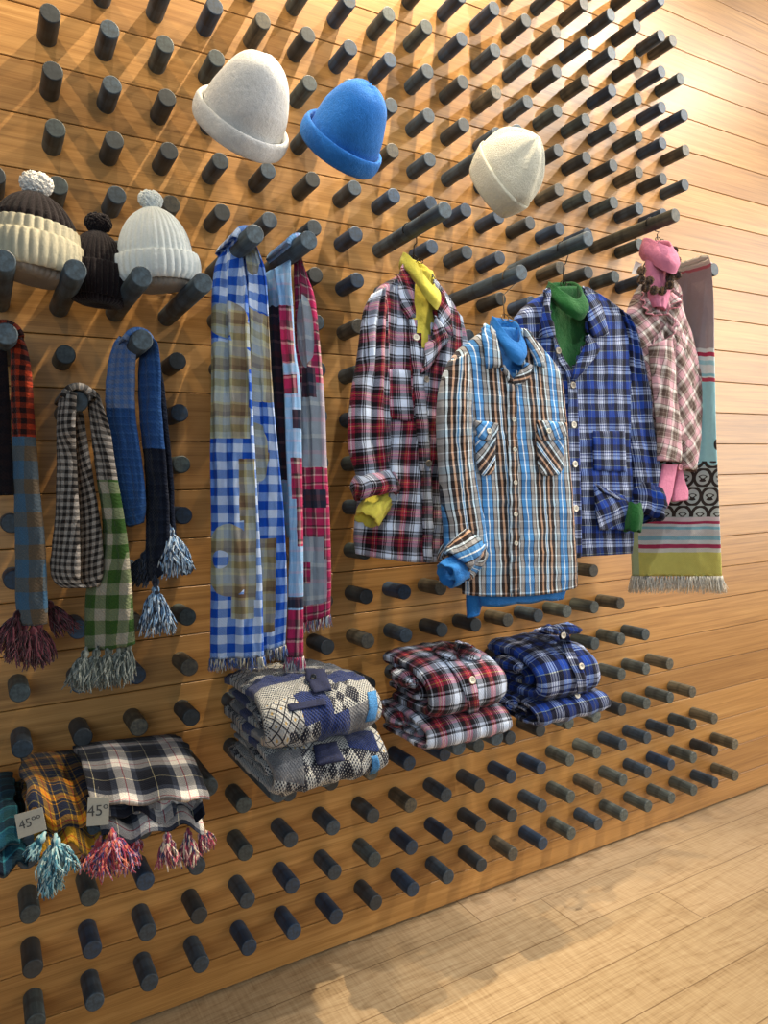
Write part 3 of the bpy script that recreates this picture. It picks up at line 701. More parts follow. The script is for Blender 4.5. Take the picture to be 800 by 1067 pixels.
BMB = blu_m('blue_plaid_bias', rot=-.08, off=(.012, 0)); BMX = blu_m('blue_plaid_diagonal', rot=.75)
patch(bv, [(505, 337, 511, 340), (502, 350, 516, 355), (503, 370, 520, 372), (505, 384.5, 521, 383.5)], .011, .0045, D2+.03).build('collar', BMB, root)
patch(bv, [(543, 343, 547, 345), (547, 358, 558, 362), (553, 372, 564, 375), (555, 381, 565, 384)], .011, .0045, D2+.03).build('collar', blu_m('blue_plaid_collar', off=(.05, 0), rot=.3), root)
BB = blu_m('blue_plaid_facing', off=(.02, .03), rot=-.6)
patch(bv, [(519, 383, 523, 380), (524, 391, 530, 390), (529, 399, 535, 399)], .009, .0035, D2+.03, n=12, m=7).build('collar_stand', BB, root)
patch(bv, [(546, 378, 553, 381), (539, 388, 549, 394), (531, 398, 537, 403)], .010, .0035, D2+.03, n=12, m=7).build('collar_stand', BB, root)
patch(bv, [(527, 400, 537, 400), (527.5, 450, 538, 450), (529, 500, 539, 500), (530, 550, 540, 550), (530, 618, 540, 617)], .006, .0022, D2+.04, n=70, m=8, wav=lambda s, v: .0015*sin(v*70)).build('placket', blu_m('blue_plaid_placket', off=(.055, 0)), root)
for (x0, x1, mm) in ((493, 516, blu_m('blue_plaid_diagonal_left', rot=-.75)), (556, 587, BMX)):
    pk = patch(bv, [(x0+1, 449, x1, 449), (x0+2, 470, x1-1, 470), (x0+4, 488, x1-2, 488), (x0+9, 496, x1-7, 495)], .007, .0025, D2+.04).build('chest_pocket', mm, root)
    patch(bv, [(x0, 438, x1+1, 441), (x0+2, 448, x1+1, 450), (x0+5, 457, x1-1, 456), (x0+13, 460, x1-8, 458)], .011, .003, D2+.045).build('pocket_flap', blu_m('blue_plaid_flap', rot=-.7 if x0 < 500 else .4, off=(.0, 0)), root)
for q in ((505, 449.5), (568, 449.5)): button_on(bv, *q, PEARL, root, D2+.04, .0085, .015, DK)
for y in (437, 469, 503, 536, 566): button_on(bv, 533.5+(y-437)*.012, y, PEARL, root, D2+.04, .0072, .010, DK)
br = empty('roll_neck_top', at(526, 345, D2), 'bright blue roll-neck top worn inside the blue and tan plaid shirt', 'top', 'roll-neck tops layered inside the shirts')
loft([(510, 342, 541, 344), (495, 356, 556, 362), (484, 372, 572, 384), (484, 440, 578, 440), (488, 540, 586, 540), (495, 600, 590, 600), (501, 631, 586, 622)], D2-.002, .024, 80, 60, fold=folds(41, 8, .004, (.03, .08)), hem=lambda s: -.006*abs(sin(s*9))).build('torso', blu, br)
cowl(br, blu, 528, 352, D2+.016, .044, .046, .064, -.026, .05, .064, seed=2, flare=.34, rot=-.004)
cuff_roll(br, blu, at(484, 588, D2+.05), at(465, 600, D2+.066), 1.0, .034, .038, name='cuff', seed=6, wob=.2, R=.006)
loft([(486, 612, 501, 612), (486, 630, 501, 628), (487, 644, 498, 640)], D2-.02, .014, 20, 24, fold=folds(2, 4, .004)).build('sleeve_end', blu, br)
hanger('h', 525.5, 333, D2-.01, (9, 4), 'silver wire hanger with round scroll in the blue roll-neck', mat=WIRE, half=.13, neck=at(525.5, 331, D2-.0))

# ================================================================== pink ruffled blouse, pink roll neck, pine cone garland
D4 = .275
pk = felt('rose_pink_jersey', '#dd86a2', .08); PMt = pnk_m('pink_brown_bias_plaid', rot=.66)
root = empty('plaid_blouse', at(684, 300, D4), 'pink, brown and cream plaid blouse with ruffled front hanging behind the navy shirt', 'blouse')
b4 = loft([(670, 294, 699, 294), (663, 303, 706, 303), (656, 318, 710, 324), (653, 332, 719, 350), (658, 355, 726, 382), (666, 386, 729, 409), (674, 430, 728, 440), (682, 462, 716, 462), (686, 480, 712, 480)], D4, .036, 90, 80, fold=folds(61, 11, .010, (.02, .06), .15, .3), cap=(False, True))
b4.build('body', PMt, root); bv = b4.bvh()
loft([(694, 346, 706, 335), (697, 362, 722, 362), (700, 385, 728, 388), (701, 409, 730, 411), (703, 440, 729, 441), (706, 465, 727, 465), (709, 488, 723, 492)], D4+.022, .024, 50, 36, fold=folds(62, 5, .006, (.08, .2)), uo=.05).build('sleeve', pnk_m('pink_plaid_right_sleeve', rot=.72), root)
loft([(676, 360, 698, 350), (678, 380, 701, 380), (681, 409, 703, 409), (684, 440, 706, 440), (685, 465, 708, 465), (685, 480, 708, 482)], D4+.040, .022, 50, 36, fold=folds(63, 6, .006, (.05, .12)), uo=.02).build('sleeve', pnk_m('pink_plaid_left_sleeve', rot=-.25), root)
RUF = pnk_m('pink_plaid_ruffle', rot=.2); EDG = simple('pink_ruffle_binding', '#d48a96', .8)
def ruffle(rows, amp, fr, sd):
    R_ = cr([tuple(map(float, r)) for r in rows], 60); A = []; uv = []; ed = []
    for j, r in enumerate(R_):
        row = []; ur = []
        for i in range(7):
            s = i/6; p = drape(bv, r[0]+(r[2]-r[0])*s, r[1]+(r[3]-r[1])*s, .004, D4+.03)
            p = p + Vector((.3, -1, 0))*(amp*(s**1.2)*(1.2+sin(j*fr+sd))); row.append(p); ur.append((s*.03, j*.006))
        A.append(row); uv.append(ur); ed.append(row[-1])
    mb = MB(); mb.grid(A, uv); o = mb.build('ruffle', RUF, root)
    md = o.modifiers.new('thickness', 'SOLIDIFY'); md.thickness = .0018
    e = MB(); e.tube(ed, .0022, 6); e.build('ruffle_binding', EDG, o)
ruffle([(672, 300, 666, 306), (672, 315, 668, 320), (676, 326, 673, 328), (683, 322, 683, 329), (690, 320, 692, 328)], .007, .55, 0)
ruffle([(699, 305, 704, 314), (694, 312, 692, 322), (692, 322, 697, 333), (694, 335, 698, 345), (688, 345, 690, 356), (680, 352, 676, 364)], .008, .5, 2)
ruffle([(700, 300, 706, 308), (701, 312, 704, 320), (694, 318, 697, 322)], .006, .6, 1)
button_on(bv, 708, 487, EDG, root, D4+.03, .012, .012, DK)
pr2 = empty('roll_neck_top', at(684, 280, D4), 'pink roll-neck top inside the ruffled plaid blouse, empty sleeves dangling', 'top', 'roll-neck tops layered inside the shirts')
loft([(674, 266, 697, 267), (673, 278, 698, 280), (674, 292, 697, 293), (676, 310, 694, 312), (679, 321, 690, 325)], D4+.034, .026, 30, 40, fold=folds(71, 8, .006, (.03, .07)), cap=(False, True)).build('torso', pk, pr2)
cowl(pr2, pk, 685, 266, D4+.034, .050, .050, .062, .010, .07, .095, seed=5, flare=.42, rot=.002, thick=.01)
loft([(690, 483, 705, 484), (687, 500, 702, 500), (683, 515, 699, 517), (680, 526, 694, 530)], D4+.03, .010, 24, 28).build('sleeve', pk, pr2)
loft([(704, 484, 709, 484), (703, 500, 712, 500), (701, 512, 716, 511), (700, 523, 716, 521)], D4+.01, .012, 24, 28).build('sleeve', pk, pr2)
hanger('h', 685, 250, D4+.005, (14, 2), 'dark wire hanger above the pink roll-neck', half=.07, neck=at(685, 250, D4+.01))
wp = simple('white_paper', '#e4e2dc', .8, nscale=200, amt=.03)
mb = MB(); a = [at(*q, D4-.02) for q in ((662, 272), (669, 275), (665, 285), (657.5, 286))]; mb.add(a + [v + Vector((0, .0006, 0)) for v in a], [(0, 1, 2, 3), (7, 6, 5, 4), (0, 4, 5, 1), (1, 5, 6, 2), (2, 6, 7, 3), (3, 7, 4, 0)])
mb.build('price_tag', wp, pr2, False)
gl = empty('pine_cone_garland', at(686, 296, D4+.05), 'garland of small brown pine cones around the neck of the pink roll-neck', 'garland')
cm = multi_yarn('brown_cone_scales', ['#3a281c', '#5a4030', '#8a6c4c', '#2a1c14'])
cones = [(701, 261), (705, 272), (701, 281), (705, 287), (698, 290), (697, 298), (689, 303), (681, 303), (673, 299), (676, 292), (667, 292), (668, 283)]
for i, (x, y) in enumerate(cones):
    c = at(x, y, D4+.070+.008*(i % 2)); mb = MB(); r_ = random.Random(i); ax = orient(Vector((r_.uniform(-1, 1), r_.uniform(-1, 0), r_.uniform(-1, 1))))
    rr = .0135
    for k in range(70):
        z = 1-2*(k+.5)/70; a = k*2.39996; q = sqrt(1-z*z); dd = ax @ Vector((q*cos(a), q*sin(a), z)); base = c + dd*rr*.45
        t1 = dd.orthogonal().normalized(); t2 = dd.cross(t1); tip = c + dd*rr*(1.1+.15*r_.random()) + ax @ Vector((0, 0, .003)); w = .0042
        mb.add([base+t1*w, base+t2*w, base-t1*w, base-t2*w, tip+t1*w*.5, tip+t2*w*.5, tip-t1*w*.5, tip-t2*w*.5], [(0, 1, 5, 4), (1, 2, 6, 5), (2, 3, 7, 6), (3, 0, 4, 7), (4, 5, 6, 7)])
    mb.build('pine_cone', cm, gl, False)
mb = MB(); mb.tube([at(x, y, D4+.07) for x, y in cones], .0012, 5); mb.build('string', DWIRE, gl)

# ================================================================== grey, aqua and yellow scarf at the right
def bands_mat():
    t = NT('grey_aqua_yellow_jacquard'); uv = t.coord('UV'); s = t.sep(uv); H = .345/ .335
    y = lambda px: (px-276)*.00390      # photo rows to cloth metres
    st = [(0, '#c8c2b8'), (281, '#b1656f'), (284, '#a3989a'), (362, '#d9dcd8'), (366, '#b03a55'), (369, '#dce6e6'), (374, '#a6d2da'), (377, '#e0e4e2'), (385, '#8fc3cd'), (388, '#dfe3e0'), (390, '#b8455a'), (394, '#9fd0d6'), (476, '#b9c0bb'), (527, '#d8c6c8'), (530, '#a83a5a'), (533, '#cfd4d6'), (536, '#83b6c6'), (539, '#c8c6c4'), (546, '#86b2bf'), (549, '#cdd0d0'), (553, '#a63a5a'), (557, '#d2d0c4'), (562, '#cdc56a')]
    tot = y(620); vv = t.math('DIVIDE', t.math('ADD', s[1], t.math('MULTIPLY_ADD', t.noise(uv, 8, 2), .012, -.006)), tot)
    c = t.ramp(vv, [(max(0, y(p))/tot if p else 0, lin(h)) for p, h in st], 'CONSTANT')
    # dark lattice with motifs in the lower aqua field
    px_, py_ = .062, .072
    u1 = t.math('DIVIDE', s[0], px_); v1 = t.math('DIVIDE', s[1], py_)
    row = t.math('FLOOR', v1); off = t.math('MULTIPLY', t.math('MODULO', row, 2.0), .5)
    fu = t.math('SUBTRACT', t.math('FRACT', t.math('ADD', u1, off)), .5); fv = t.math('SUBTRACT', t.math('FRACT', v1), .5)
    r = t.math('SQRT', t.math('ADD', t.math('MULTIPLY', fu, fu), t.math('MULTIPLY', fv, fv)))
    ring = t.math('LESS_THAN', t.math('ABSOLUTE', t.math('SUBTRACT', r, .47)), .085)
    mot = t.math('LESS_THAN', t.math('ABSOLUTE', t.math('SUBTRACT', t.math('ADD', r, t.math('MULTIPLY', t.math('SINE', t.math('MULTIPLY', fv, 26.0)), .06)), .15)), .05)
    lat = t.math('MAXIMUM', ring, mot)
    on = t.math('MULTIPLY', t.math('GREATER_THAN', s[1], y(472)), t.math('LESS_THAN', s[1], y(527)))
    c = t.mix(t.math('MULTIPLY', lat, on), c, lin('#3b332f'))
    fl_ = shape_mask(t, uv, [(.315, y(450), .022, .05, 'e'), (.292, y(455), .018, .025, 'e'), (.335, y(455), .016, .022, 'e'), (.39, y(455), .02, .03, 'e')])
    c = t.mix(fl_, c, lin('#332c29'))
    edge = t.math('MULTIPLY', t.math('LESS_THAN', s[0], .028), t.math('GREATER_THAN', s[1], y(540)))
    c = t.mix(edge, c, lin('#aab58a'))
    finish_fabric(t, c, uv, .3, .35); return t.m
root = empty('fringed_scarf', W(16*PX, -3, 2.0), 'long grey, aqua, white and yellow patterned scarf with pale fringe, rightmost on the wall', 'scarf', 'long scarves hanging from pegs')
G = bands_mat()
def dplane(px, py, x):
    r = rayd(px, py); return -(CAM.y + r.y*(x-CAM.x)/r.x)
xp = W(16*PX, 0, 0).x - PR - .012
rr = [(701, 279, 738, 267, .12, .305), (700, 288, 741, 279, .11, .315), (690, 320, 743.5, 315, .11, .32), (680, 360, 744, 357, .10, .32), (672, 400, 745, 400, .10, .32), (665, 450, 746, 450, .10, .315), (660, 500, 748, 500, .09, .31), (657, 550, 750, 550, .09, .31), (658, 600, 752, 600, .09, .31)]
rr = [(a, b, c_, d_, dplane(a, b, xp), dplane(c_, d_, xp)) if i < 2 else (a, b, c_, d_, e_+.02, f_+.025) for i, (a, b, c_, d_, e_, f_) in enumerate(rr)]
b5 = loft([r+(.010,) for r in rr], 0, .01, 110, 90, p=.5, fold=folds(81, 9, .007, (.03, .07), .04), uvo='L', back=.8, cap=(True, True))
b5.build('cloth', G, root)
SCARF_TOP = (W(16*PX, -3, 0), .10, .318, PR+.001, G, root)
mb = MB(); pcs = []
n0 = [Vector(v) for v in b5.v[109*90:110*90]]
fringe([v for i, v in enumerate(n0[::1])], simple('cream_fringe', '#e0dcd0', .9), root, .066, 8, .0017, 4, .25)

# ================================================================== gingham patchwork scarves
def patch_scarf(name, base_u, base_v, pu, over_u, over_v, po, shapes, hexmix=None, shapes2=None, over2=None, fuzz=.25):
    t = NT(name); uv = t.coord('UV')
    a = plaid_col(t, uv, pu, pu, base_u, base_v, .5, 0, .0015); b = plaid_col(t, uv, po, po, over_u, over_v, .5, 0, .003)
    c = t.mix(shape_mask(t, uv, shapes), a, b)
    if shapes2: c = t.mix(shape_mask(t, uv, shapes2), c, plaid_col(t, uv, .05, .05, over2, over2, .5, 0, .003))
    finish_fabric(t, c, uv, fuzz, .3); return t.m
GB = [(1, '#1748a8'), (1, '#bccbe4')]
OL = [(3, '#8c8660'), (2, '#aab0a4'), (1, '#c2c4a8'), (4, '#9aa6b2'), (1, '#b0aa84'), (3, '#7d6a50'), (2, '#604c3e'), (1, '#a29a74'), (3, '#98a0a2')]
k = 1/392.
def e(x, y, a, b, s='e', x0=220, y0=250): return ((x-x0)*k, (y-y0)*k, a*k, b*k, s)
SH_L = [e(238, 330, 22, 18), e(236, 372, 30, 20), e(236, 408, 26, 26, 'b'), e(236, 436, 28, 16, 'b'), e(260, 505, 8, 32, 'b'), e(262, 560, 6, 60, 'b'), e(254, 626, 12, 13, 'b'), e(256, 346, 12, 14)]
DON = [e(240, 578, 26, 38)]
root = empty('fringed_scarf', W(3*PX, -4, 1.6), 'blue and white gingham patchwork scarf with olive-brown patches, left of the pink one', 'scarf', 'long scarves hanging from pegs')
def gm(name, SH, DON, HOLE):
    t = NT(name); uv = t.coord('UV')
    a = plaid_col(t, uv, .046, .046, GB, GB, .5, 0, .0015); b = plaid_col(t, uv, .12, .12, OL, OL, .5, 0, .003)
    m = shape_mask(t, uv, SH)
    if DON: m = t.math('MAXIMUM', m, shape_mask(t, uv, DON))
    if HOLE: m = t.math('MULTIPLY', m, t.math('SUBTRACT', 1.0, shape_mask(t, uv, HOLE)))
    c = t.mix(m, a, b); finish_fabric(t, c, uv, .25, .3); return t.m
ML = gm('blue_gingham_left', SH_L, DON, [e(231, 577, 8.5, 9.5)])
MR = gm('blue_gingham_right', [e(273, 370, 16, 46, 'b', 256), e(276, 470, 13, 32, 'e', 262), e(285, 610, 13, 50, 'b', 262), e(280, 640, 14, 16, 'e', 262), e(270, 260, 8, 26, 'e', 256)], None, [e(291, 461, 3, 8, 'b', 262)])
A1 = [(232, 262, 244, 248, .20, .23), (225, 274, 252, 262, .20, .24), (222, 292, 256, 288, .20, .25), (220.6, 324, 259, 324, .20, .26), (220, 400, 262, 400, .2, .27), (219, 476, 266, 476, .2, .27), (220, 550, 270, 550, .2, .27), (219.7, 605, 273, 605, .2, .27), (219, 686, 275, 684, .2, .27)]
gl_ = loft([r+(.012,) for r in A1], 0, .012, 120, 80, p=.6, fold=folds(91, 9, .013, (.04, .09), .05), uvo='L', cap=(True, True)); gl_.build('front_panel', ML, root)
A2 = [(252, 250, 266, 254, .22, .27), (254, 266, 272, 268, .22, .27), (255, 290, 277, 288, .22, .27), (257, 340, 280, 345, .21, .27), (259, 400, 282.5, 399, .2, .27), (260, 457, 288, 457, .19, .26), (260, 514, 294, 514, .18, .26), (258, 570, 297.5, 570, .18, .26), (256, 624, 299, 624, .18, .26), (256, 680, 297, 672, .18, .26)]
gr_ = loft([r+(.012,) for r in A2], 0, .012, 120, 70, p=.6, fold=folds(92, 6, .012, (.05, .12), .05), uvo='L', cap=(True, True)); gr_.build('back_panel', MR, root)
# fold that goes over the peg
pc = W(3*PX, -4, 0)
def over_peg(c, ry0, ry1, rad, mat, parent, a0=-.05, a1=pi+.05, drop=0, th=.010, name='fold_over_peg'):
    mb = MB(); P = []; UVs = []
    for i in range(18):
        y = ry0+(ry1-ry0)*i/17; row = []; ur = []
        pts = [(cos(a)*rad*(1+.06*noise.noise(Vector((a*2, y*30, 1)))), sin(a)*rad) for a in [a0+(a1-a0)*j/15 for j in range(16)]]
        pts = [(pts[0][0], pts[0][1]-drop)] + pts + [(pts[-1][0], pts[-1][1]-drop)]
        for j, (x, z) in enumerate(pts): row.append(Vector((c.x+x, -y, c.z+z))); ur.append((y, j*.006))
        P.append(row); UVs.append(ur)
    mb.grid(P, UVs); o = mb.build(name, mat, parent); md = o.modifiers.new('thickness', 'SOLIDIFY'); md.thickness = th; md.offset = 1; return o
over_peg(pc, .15, .31, PR+.001, ML, root, th=.014)
WF = multi_yarn('gingham_fringe_yarn', ['#c9c0a6', '#2a4f94', '#b9b8b8', '#3c5c9c', '#6f6458'])
fringe([Vector(v) for v in gl_.v[119*80:120*80:2]], WF, root, .034, 5, .0016, 5, .25)
fringe([Vector(v) for v in gr_.v[119*70:120*70:2]], WF, root, .034, 5, .0016, 6, .25)

over_peg(*SCARF_TOP, th=.008)
# pink patchwork scarf
SKY = [(4, '#7fa9d2'), (1, '#a8b4d0'), (3, '#8fb2d4'), (1, '#b6a0c0')]
CRI = [(4, '#a82a56'), (1, '#3a2a2e'), (1, '#c9b0a0'), (4, '#a32a52'), (3, '#5a3a42'), (1, '#c8b8a8')]
GRYP = [(3, '#8d9aa6'), (1, '#b4b8b8'), (3, '#7e8792'), (1, '#a58a98')]
def pm(name, first, second, third, sh2, sh3):
    t = NT(name); uv = t.coord('UV')
    a = plaid_col(t, uv, .06, .06, first, first, .5, 0, .004); b = plaid_col(t, uv, .09, .09, second, second, .5, 0, .003); c3 = plaid_col(t, uv, .07, .07, third, third, .5, 0, .003)
    c = t.mix(shape_mask(t, uv, sh2), a, b); c = t.mix(shape_mask(t, uv, sh3), c, c3); finish_fabric(t, c, uv, .28, .3); return t.m
DRK = [(3, '#2e3446'), (2, '#4a3038'), (3, '#242a38'), (1, '#6a5560')]
root = empty('fringed_scarf', W(4*PX, -4, 1.6), 'pink, crimson and sky-blue patchwork scarf right of the blue gingham scarf', 'scarf', 'long scarves hanging from pegs')
M_c = pm('sky_pink_patch_centre', SKY, CRI, DRK, [e(300, 325, 7, 30, 'b', 292), e(302, 377, 8, 10, 'b', 294), e(310, 477, 8, 22, 'b', 296), e(312, 510, 5, 40, 'b', 296), e(308, 660, 14, 42, 'b', 300), (.0, .0, .001, .001, 'e')], [e(310, 610, 12, 6, 'b', 300), e(310, 414, 4, 10, 'b', 296)])
M_r = pm('sky_pink_patch_right', CRI, GRYP, DRK, [e(322, 330, 12, 38, 'e', 306), e(328, 430, 18, 46, 'b', 308), e(325, 566, 20, 14, 'b', 314), e(338, 600, 10, 24, 'b', 314), e(326, 614, 18, 11, 'b', 314)], [e(326, 384, 9, 16, 'b', 308), e(334, 510, 14, 10, 'b', 314)])
M_d = pm('dark_patch_left', SKY, CRI, DRK, [(.0, .0, .001, .001, 'e')], [(.02, .35, .2, .24, 'b')])
B1 = [(277, 284, 302, 272, .18, .22), (276, 300, 302, 290, .17, .22), (280, 330, 304, 330, .16, .22), (281, 400, 312, 400, .15, .21), (285, 457, 314, 457, .15, .21), (292, 514, 315, 514, .16, .21), (299, 560, 315, 560, .17, .21)]
bd = loft([r+(.010,) for r in B1], 0, .01, 80, 50, fold=folds(101, 5, .006), uvo='L', cap=(True, True)); bd.build('inner_fold', M_d, root)
B2 = [(286, 280, 303, 270, .24, .27), (287, 290, 303, 288, .24, .27), (291, 318, 305, 318, .24, .27), (294, 360, 307, 360, .24, .27), (296, 400, 312.5, 399, .24, .27), (298, 457, 314, 457, .24, .27), (302, 551, 315.5, 551, .24, .27), (301, 614, 316, 614, .24, .27), (298, 684, 316, 684, .24, .27)]
bc = loft([r+(.011,) for r in B2], 0, .011, 110, 50, fold=folds(102, 4, .005, (.08, .15)), uvo='L', cap=(True, True)); bc.build('front_panel', M_c, root)
B3 = [(306, 268, 314, 270, .22, .27), (306, 285, 321, 290, .21, .27), (307, 309, 327.5, 309, .21, .27), (308, 346, 332, 346, .20, .27), (310, 417, 338, 417, .2, .27), (312, 482, 340.6, 482, .2, .27), (313, 540, 343.5, 540, .2, .27), (313, 600, 345, 600, .2, .27), (314, 648, 344, 640, .2, .27)]
b_r = loft([r+(.011,) for r in B3], 0, .011, 110, 50, fold=folds(103, 5, .007, (.06, .13)), uvo='L', cap=(True, True)); b_r.build('back_panel', M_r, root)
over_peg(W(4*PX, -4, 0), .16, .32, PR+.001, M_c, root, th=.012)
PF = multi_yarn('pink_scarf_fringe_yarn', ['#b8c4cf', '#a8325a', '#4a5a78', '#d0c8be', '#8a6a80'])
fringe([Vector(v) for v in bc.v[109*50:110*50:2]], PF, root, .04, 5, .0015, 7, .25)
fringe([Vector(v) for v in b_r.v[109*50:110*50:2]], PF, root, .032, 5, .0015, 8, .25)

# ================================================================== left scarves
HT = [(1, '#2a2725'), (1, '#a39a90')]
root = empty('looped_scarf', W(0, -7, 1.6), 'brown houndstooth scarf with green checked end and grey tassels', 'scarf', 'short wool scarves looped over pegs')
def ht_mat(name, ycut, green=True):
    t = NT(name); uv = t.coord('UV'); a = plaid_col(t, uv, .0165, .0165, HT, HT, .5, 0, .001)
    b = plaid_col(t, uv, .062, .062, [(1.2, '#3d5a2c'), (1, '#a8a08c')], [(1.2, '#3a5628'), (1, '#a39a88')], .5, 0, .002)
    s = t.sep(uv); c = t.mix(t.math('GREATER_THAN', s[1], ycut), a, b) if green else a
    finish_fabric(t, c, uv, .45, .6, 700); return t.m
HM = ht_mat('brown_houndstooth_wool', 9, False); HG = ht_mat('houndstooth_to_green_check', .215)
f_ = folds(111, 3, .004, (.1, .2))
def strip(rows, t=.012, n=80, m=40, mat=None, name='strip', parent=None, fold=None, uvo='L', p=.5, vo=0):
    s_ = loft([tuple(r)+((t,) if len(r) == 6 else ()) for r in rows], .2, t, n, m, p=p, fold=fold or folds(len(rows)+int(rows[0][0]), 4, .004, (.1, .2)), uvo=uvo, cap=(True, True), vo=vo); o = s_.build(name, mat, parent); return s_
s1 = strip([(68, 410, 79, 409, .27, .34), (65, 420, 78, 418, .27, .34), (62, 450, 77, 447, .26, .33), (61.5, 480, 79, 480, .25, .29), (59, 540, 82, 540, .24, .29), (54, 588, 83, 590, .23, .29), (57, 604, 83, 606, .23, .28), (66, 612, 90, 612, .24, .28)], .013, mat=HM, name='front_loop', parent=root)
s1 = strip([(74, 412, 80, 411, .21, .30), (77, 430, 84, 428, .21, .28), (81, 480, 92, 475, .21, .27), (84, 520, 99, 515, .21, .25), (84, 560, 105.5, 555, .21, .25), (84, 600, 107, 595, .2, .25), (88, 612, 103, 611, .21, .24)], .012, mat=HM, name='inner_loop', parent=root)
s1 = strip([(91, 408, 103, 411, .26, .34), (93, 420, 107, 424, .24, .33), (98, 450, 114, 450, .22, .30), (103, 495, 121, 495, .21, .28), (109, 555, 131, 555, .2, .28), (92, 610, 137, 610, .19, .27), (89, 640, 139, 640, .19, .27), (90, 678, 141, 671, .18, .27)], .014, 90, 60, mat=HG, name='hanging_end', parent=root, fold=folds(118, 5, .009, (.07, .12)))
over_peg(W(0, -7, 0), .17, .33, PR+.001, HM, root, th=.014)
GT = multi_yarn('grey_green_tassel_yarn', ['#5e655e', '#7d827a', '#454b44', '#8f938a'])
for i, (x, y) in enumerate(((89, 679), (101, 678), (114, 676), (126, 674), (134, 671))): tassel(at(x, y, .235), GT, root, .085, .034, 70, 20+i, dirn=(-.25, 0, -1))

root = empty('looped_scarf', W(PX, -6, 1.6), 'blue and navy wool scarf with pale blue tassels, looped beside the blue gingham scarf', 'scarf', 'short wool scarves looped over pegs')
def band2(name, c1, c2, ycut, per=.03, cc=None):
    t = NT(name); uv = t.coord('UV'); a = plaid_col(t, uv, per, per, c1, c1, .5, 0, .002); b = plaid_col(t, uv, per, per, c2, c2, .5, 0, .002)
    s = t.sep(uv); c = t.mix(t.math('GREATER_THAN', s[1], ycut), a, b); finish_fabric(t, c, uv, .5, .6, 700); return t.m
NB = [(2, '#2c4f86'), (1, '#3d6298'), (2, '#284878')]; NK = [(2, '#1b2130'), (1, '#262c3a'), (2, '#141926')]
GB2 = [(1, '#6e7d9c'), (1, '#4a6ea8')]
BL1 = band2('blue_check_to_denim', GB2, NB, .17, .02); BL2 = band2('denim_to_black_wool', NB, NK, .26)
BL3 = band2('black_wool', NK, NK, .2)
strip([(130, 356, 143, 355, .24, .31), (123, 367, 141, 366, .22, .30), (119, 390, 140, 386, .2, .28), (117.5, 426, 140, 425, .2, .27), (123, 480, 147, 480, .2, .27), (129, 515, 151, 515, .2, .27), (134, 538, 151, 534, .2, .26), (141, 546, 149, 545, .21, .25)], .013, mat=BL1, name='front_loop', parent=root, fold=folds(120, 4, .010, (.08, .14)))
strip([(151, 357, 164, 357, .24, .33), (146, 380, 166, 378, .23, .31), (146, 430, 168, 430, .22, .29), (151, 480, 172, 480, .21, .29), (153.5, 540, 176, 540, .2, .28), (154, 575, 176, 572, .2, .28), (156, 604, 172, 596, .2, .27)], .012, mat=BL2, name='hanging_end', parent=root, fold=folds(121, 4, .009, (.07, .14)))
strip([(158, 360, 166, 372, .2, .24), (163, 400, 170, 400, .2, .24), (166, 450, 175, 450, .18, .23), (169, 500, 179.5, 500, .16, .22), (165, 545, 182, 548, .15, .22), (160, 590, 186, 580, .15, .21)], .012, mat=BL3, name='back_end', parent=root)
over_peg(W(PX, -6, 0), .17, .32, PR+.001, BL1, root, th=.012)
BT = multi_yarn('pale_blue_tassel_yarn', ['#9fb8cf', '#c4d0da', '#3e5878', '#7fa3c6', '#2a2f3a']); DT = multi_yarn('navy_tassel_yarn', ['#1d2432', '#2c3444', '#141923'])
tassel(at(177, 551, .27), BT, root, .11, .045, 110, 31, dirn=(.15, 0, -1)); tassel(at(162, 612, .26), BT, root, .11, .045, 110, 32, dirn=(0, 0, -1)); tassel(at(151, 577, .2), DT, root, .075, .034, 70, 33, dirn=(-.4, 0, -1)); tassel(at(162, 604, .26), DT, root, .04, .012, 30, 34)

root = empty('looped_scarf', W(-PX, -6, 1.6), 'rust and blue checked wool scarf with burgundy tassels at the left photo edge', 'scarf', 'short wool scarves looped over pegs')
RB = [(1, '#a23a22'), (1, '#2a1a1a')]; BBR = [(1, '#4a6478'), (1, '#6a543e')]
t = NT('rust_check_to_blue_brown'); uv = t.coord('UV'); a = plaid_col(t, uv, .024, .024, RB, RB, .5, 0, .001); b = plaid_col(t, uv, .075, .075, [(1.4, '#44637c'), (1, '#5f5346')], [(1.2, '#44637c'), (1, '#6a5843')], .5, 0, .003)
c = t.mix(t.math('GREATER_THAN', t.sep(uv)[1], .245), a, b); c = t.mix(t.math('GREATER_THAN', t.sep(uv)[1], .735), c, lin('#2f5068')); finish_fabric(t, c, uv, .5, .6, 700); RMT = t.m
strip([(8, 340, 20, 346, .24, .27), (13, 360, 27, 362, .24, .27), (14, 390, 32, 390, .23, .27), (14.5, 420, 34, 420, .23, .27), (15, 447, 36, 447, .23, .27), (16.5, 510, 40.5, 510, .22, .27), (18, 560, 46, 560, .22, .27), (18, 627, 49, 627, .22, .27), (25, 650, 48, 650, .22, .27)], .015, mat=RMT, name='front_end', parent=root)
strip([(-10, 350, 4, 348, .2, .24), (-12, 400, 8, 390, .2, .24), (-12, 450, 11, 450, .2, .24), (-12, 517, 14, 515, .2, .24)], .012, mat=band2('black_wool_back', [(1, '#17161c'), (1, '#241c1e')], NK, 2), name='back_end', parent=root)
over_peg(W(-PX, -6, 0), .14, .28, PR+.001, RMT, root, th=.014)
BG = multi_yarn('burgundy_tassel_yarn', ['#3c1a22', '#51262e', '#2a1218', '#64323a'])
for i, (x, y, dx) in enumerate(((20, 638, -.5), (26, 650, -.25), (34, 655, .05), (40, 650, .1), (50, 628, .6))): tassel(at(x, y, .235-.01*i), BG, root, .085, .034, 70, 40+i, dirn=(dx, 0, -1))

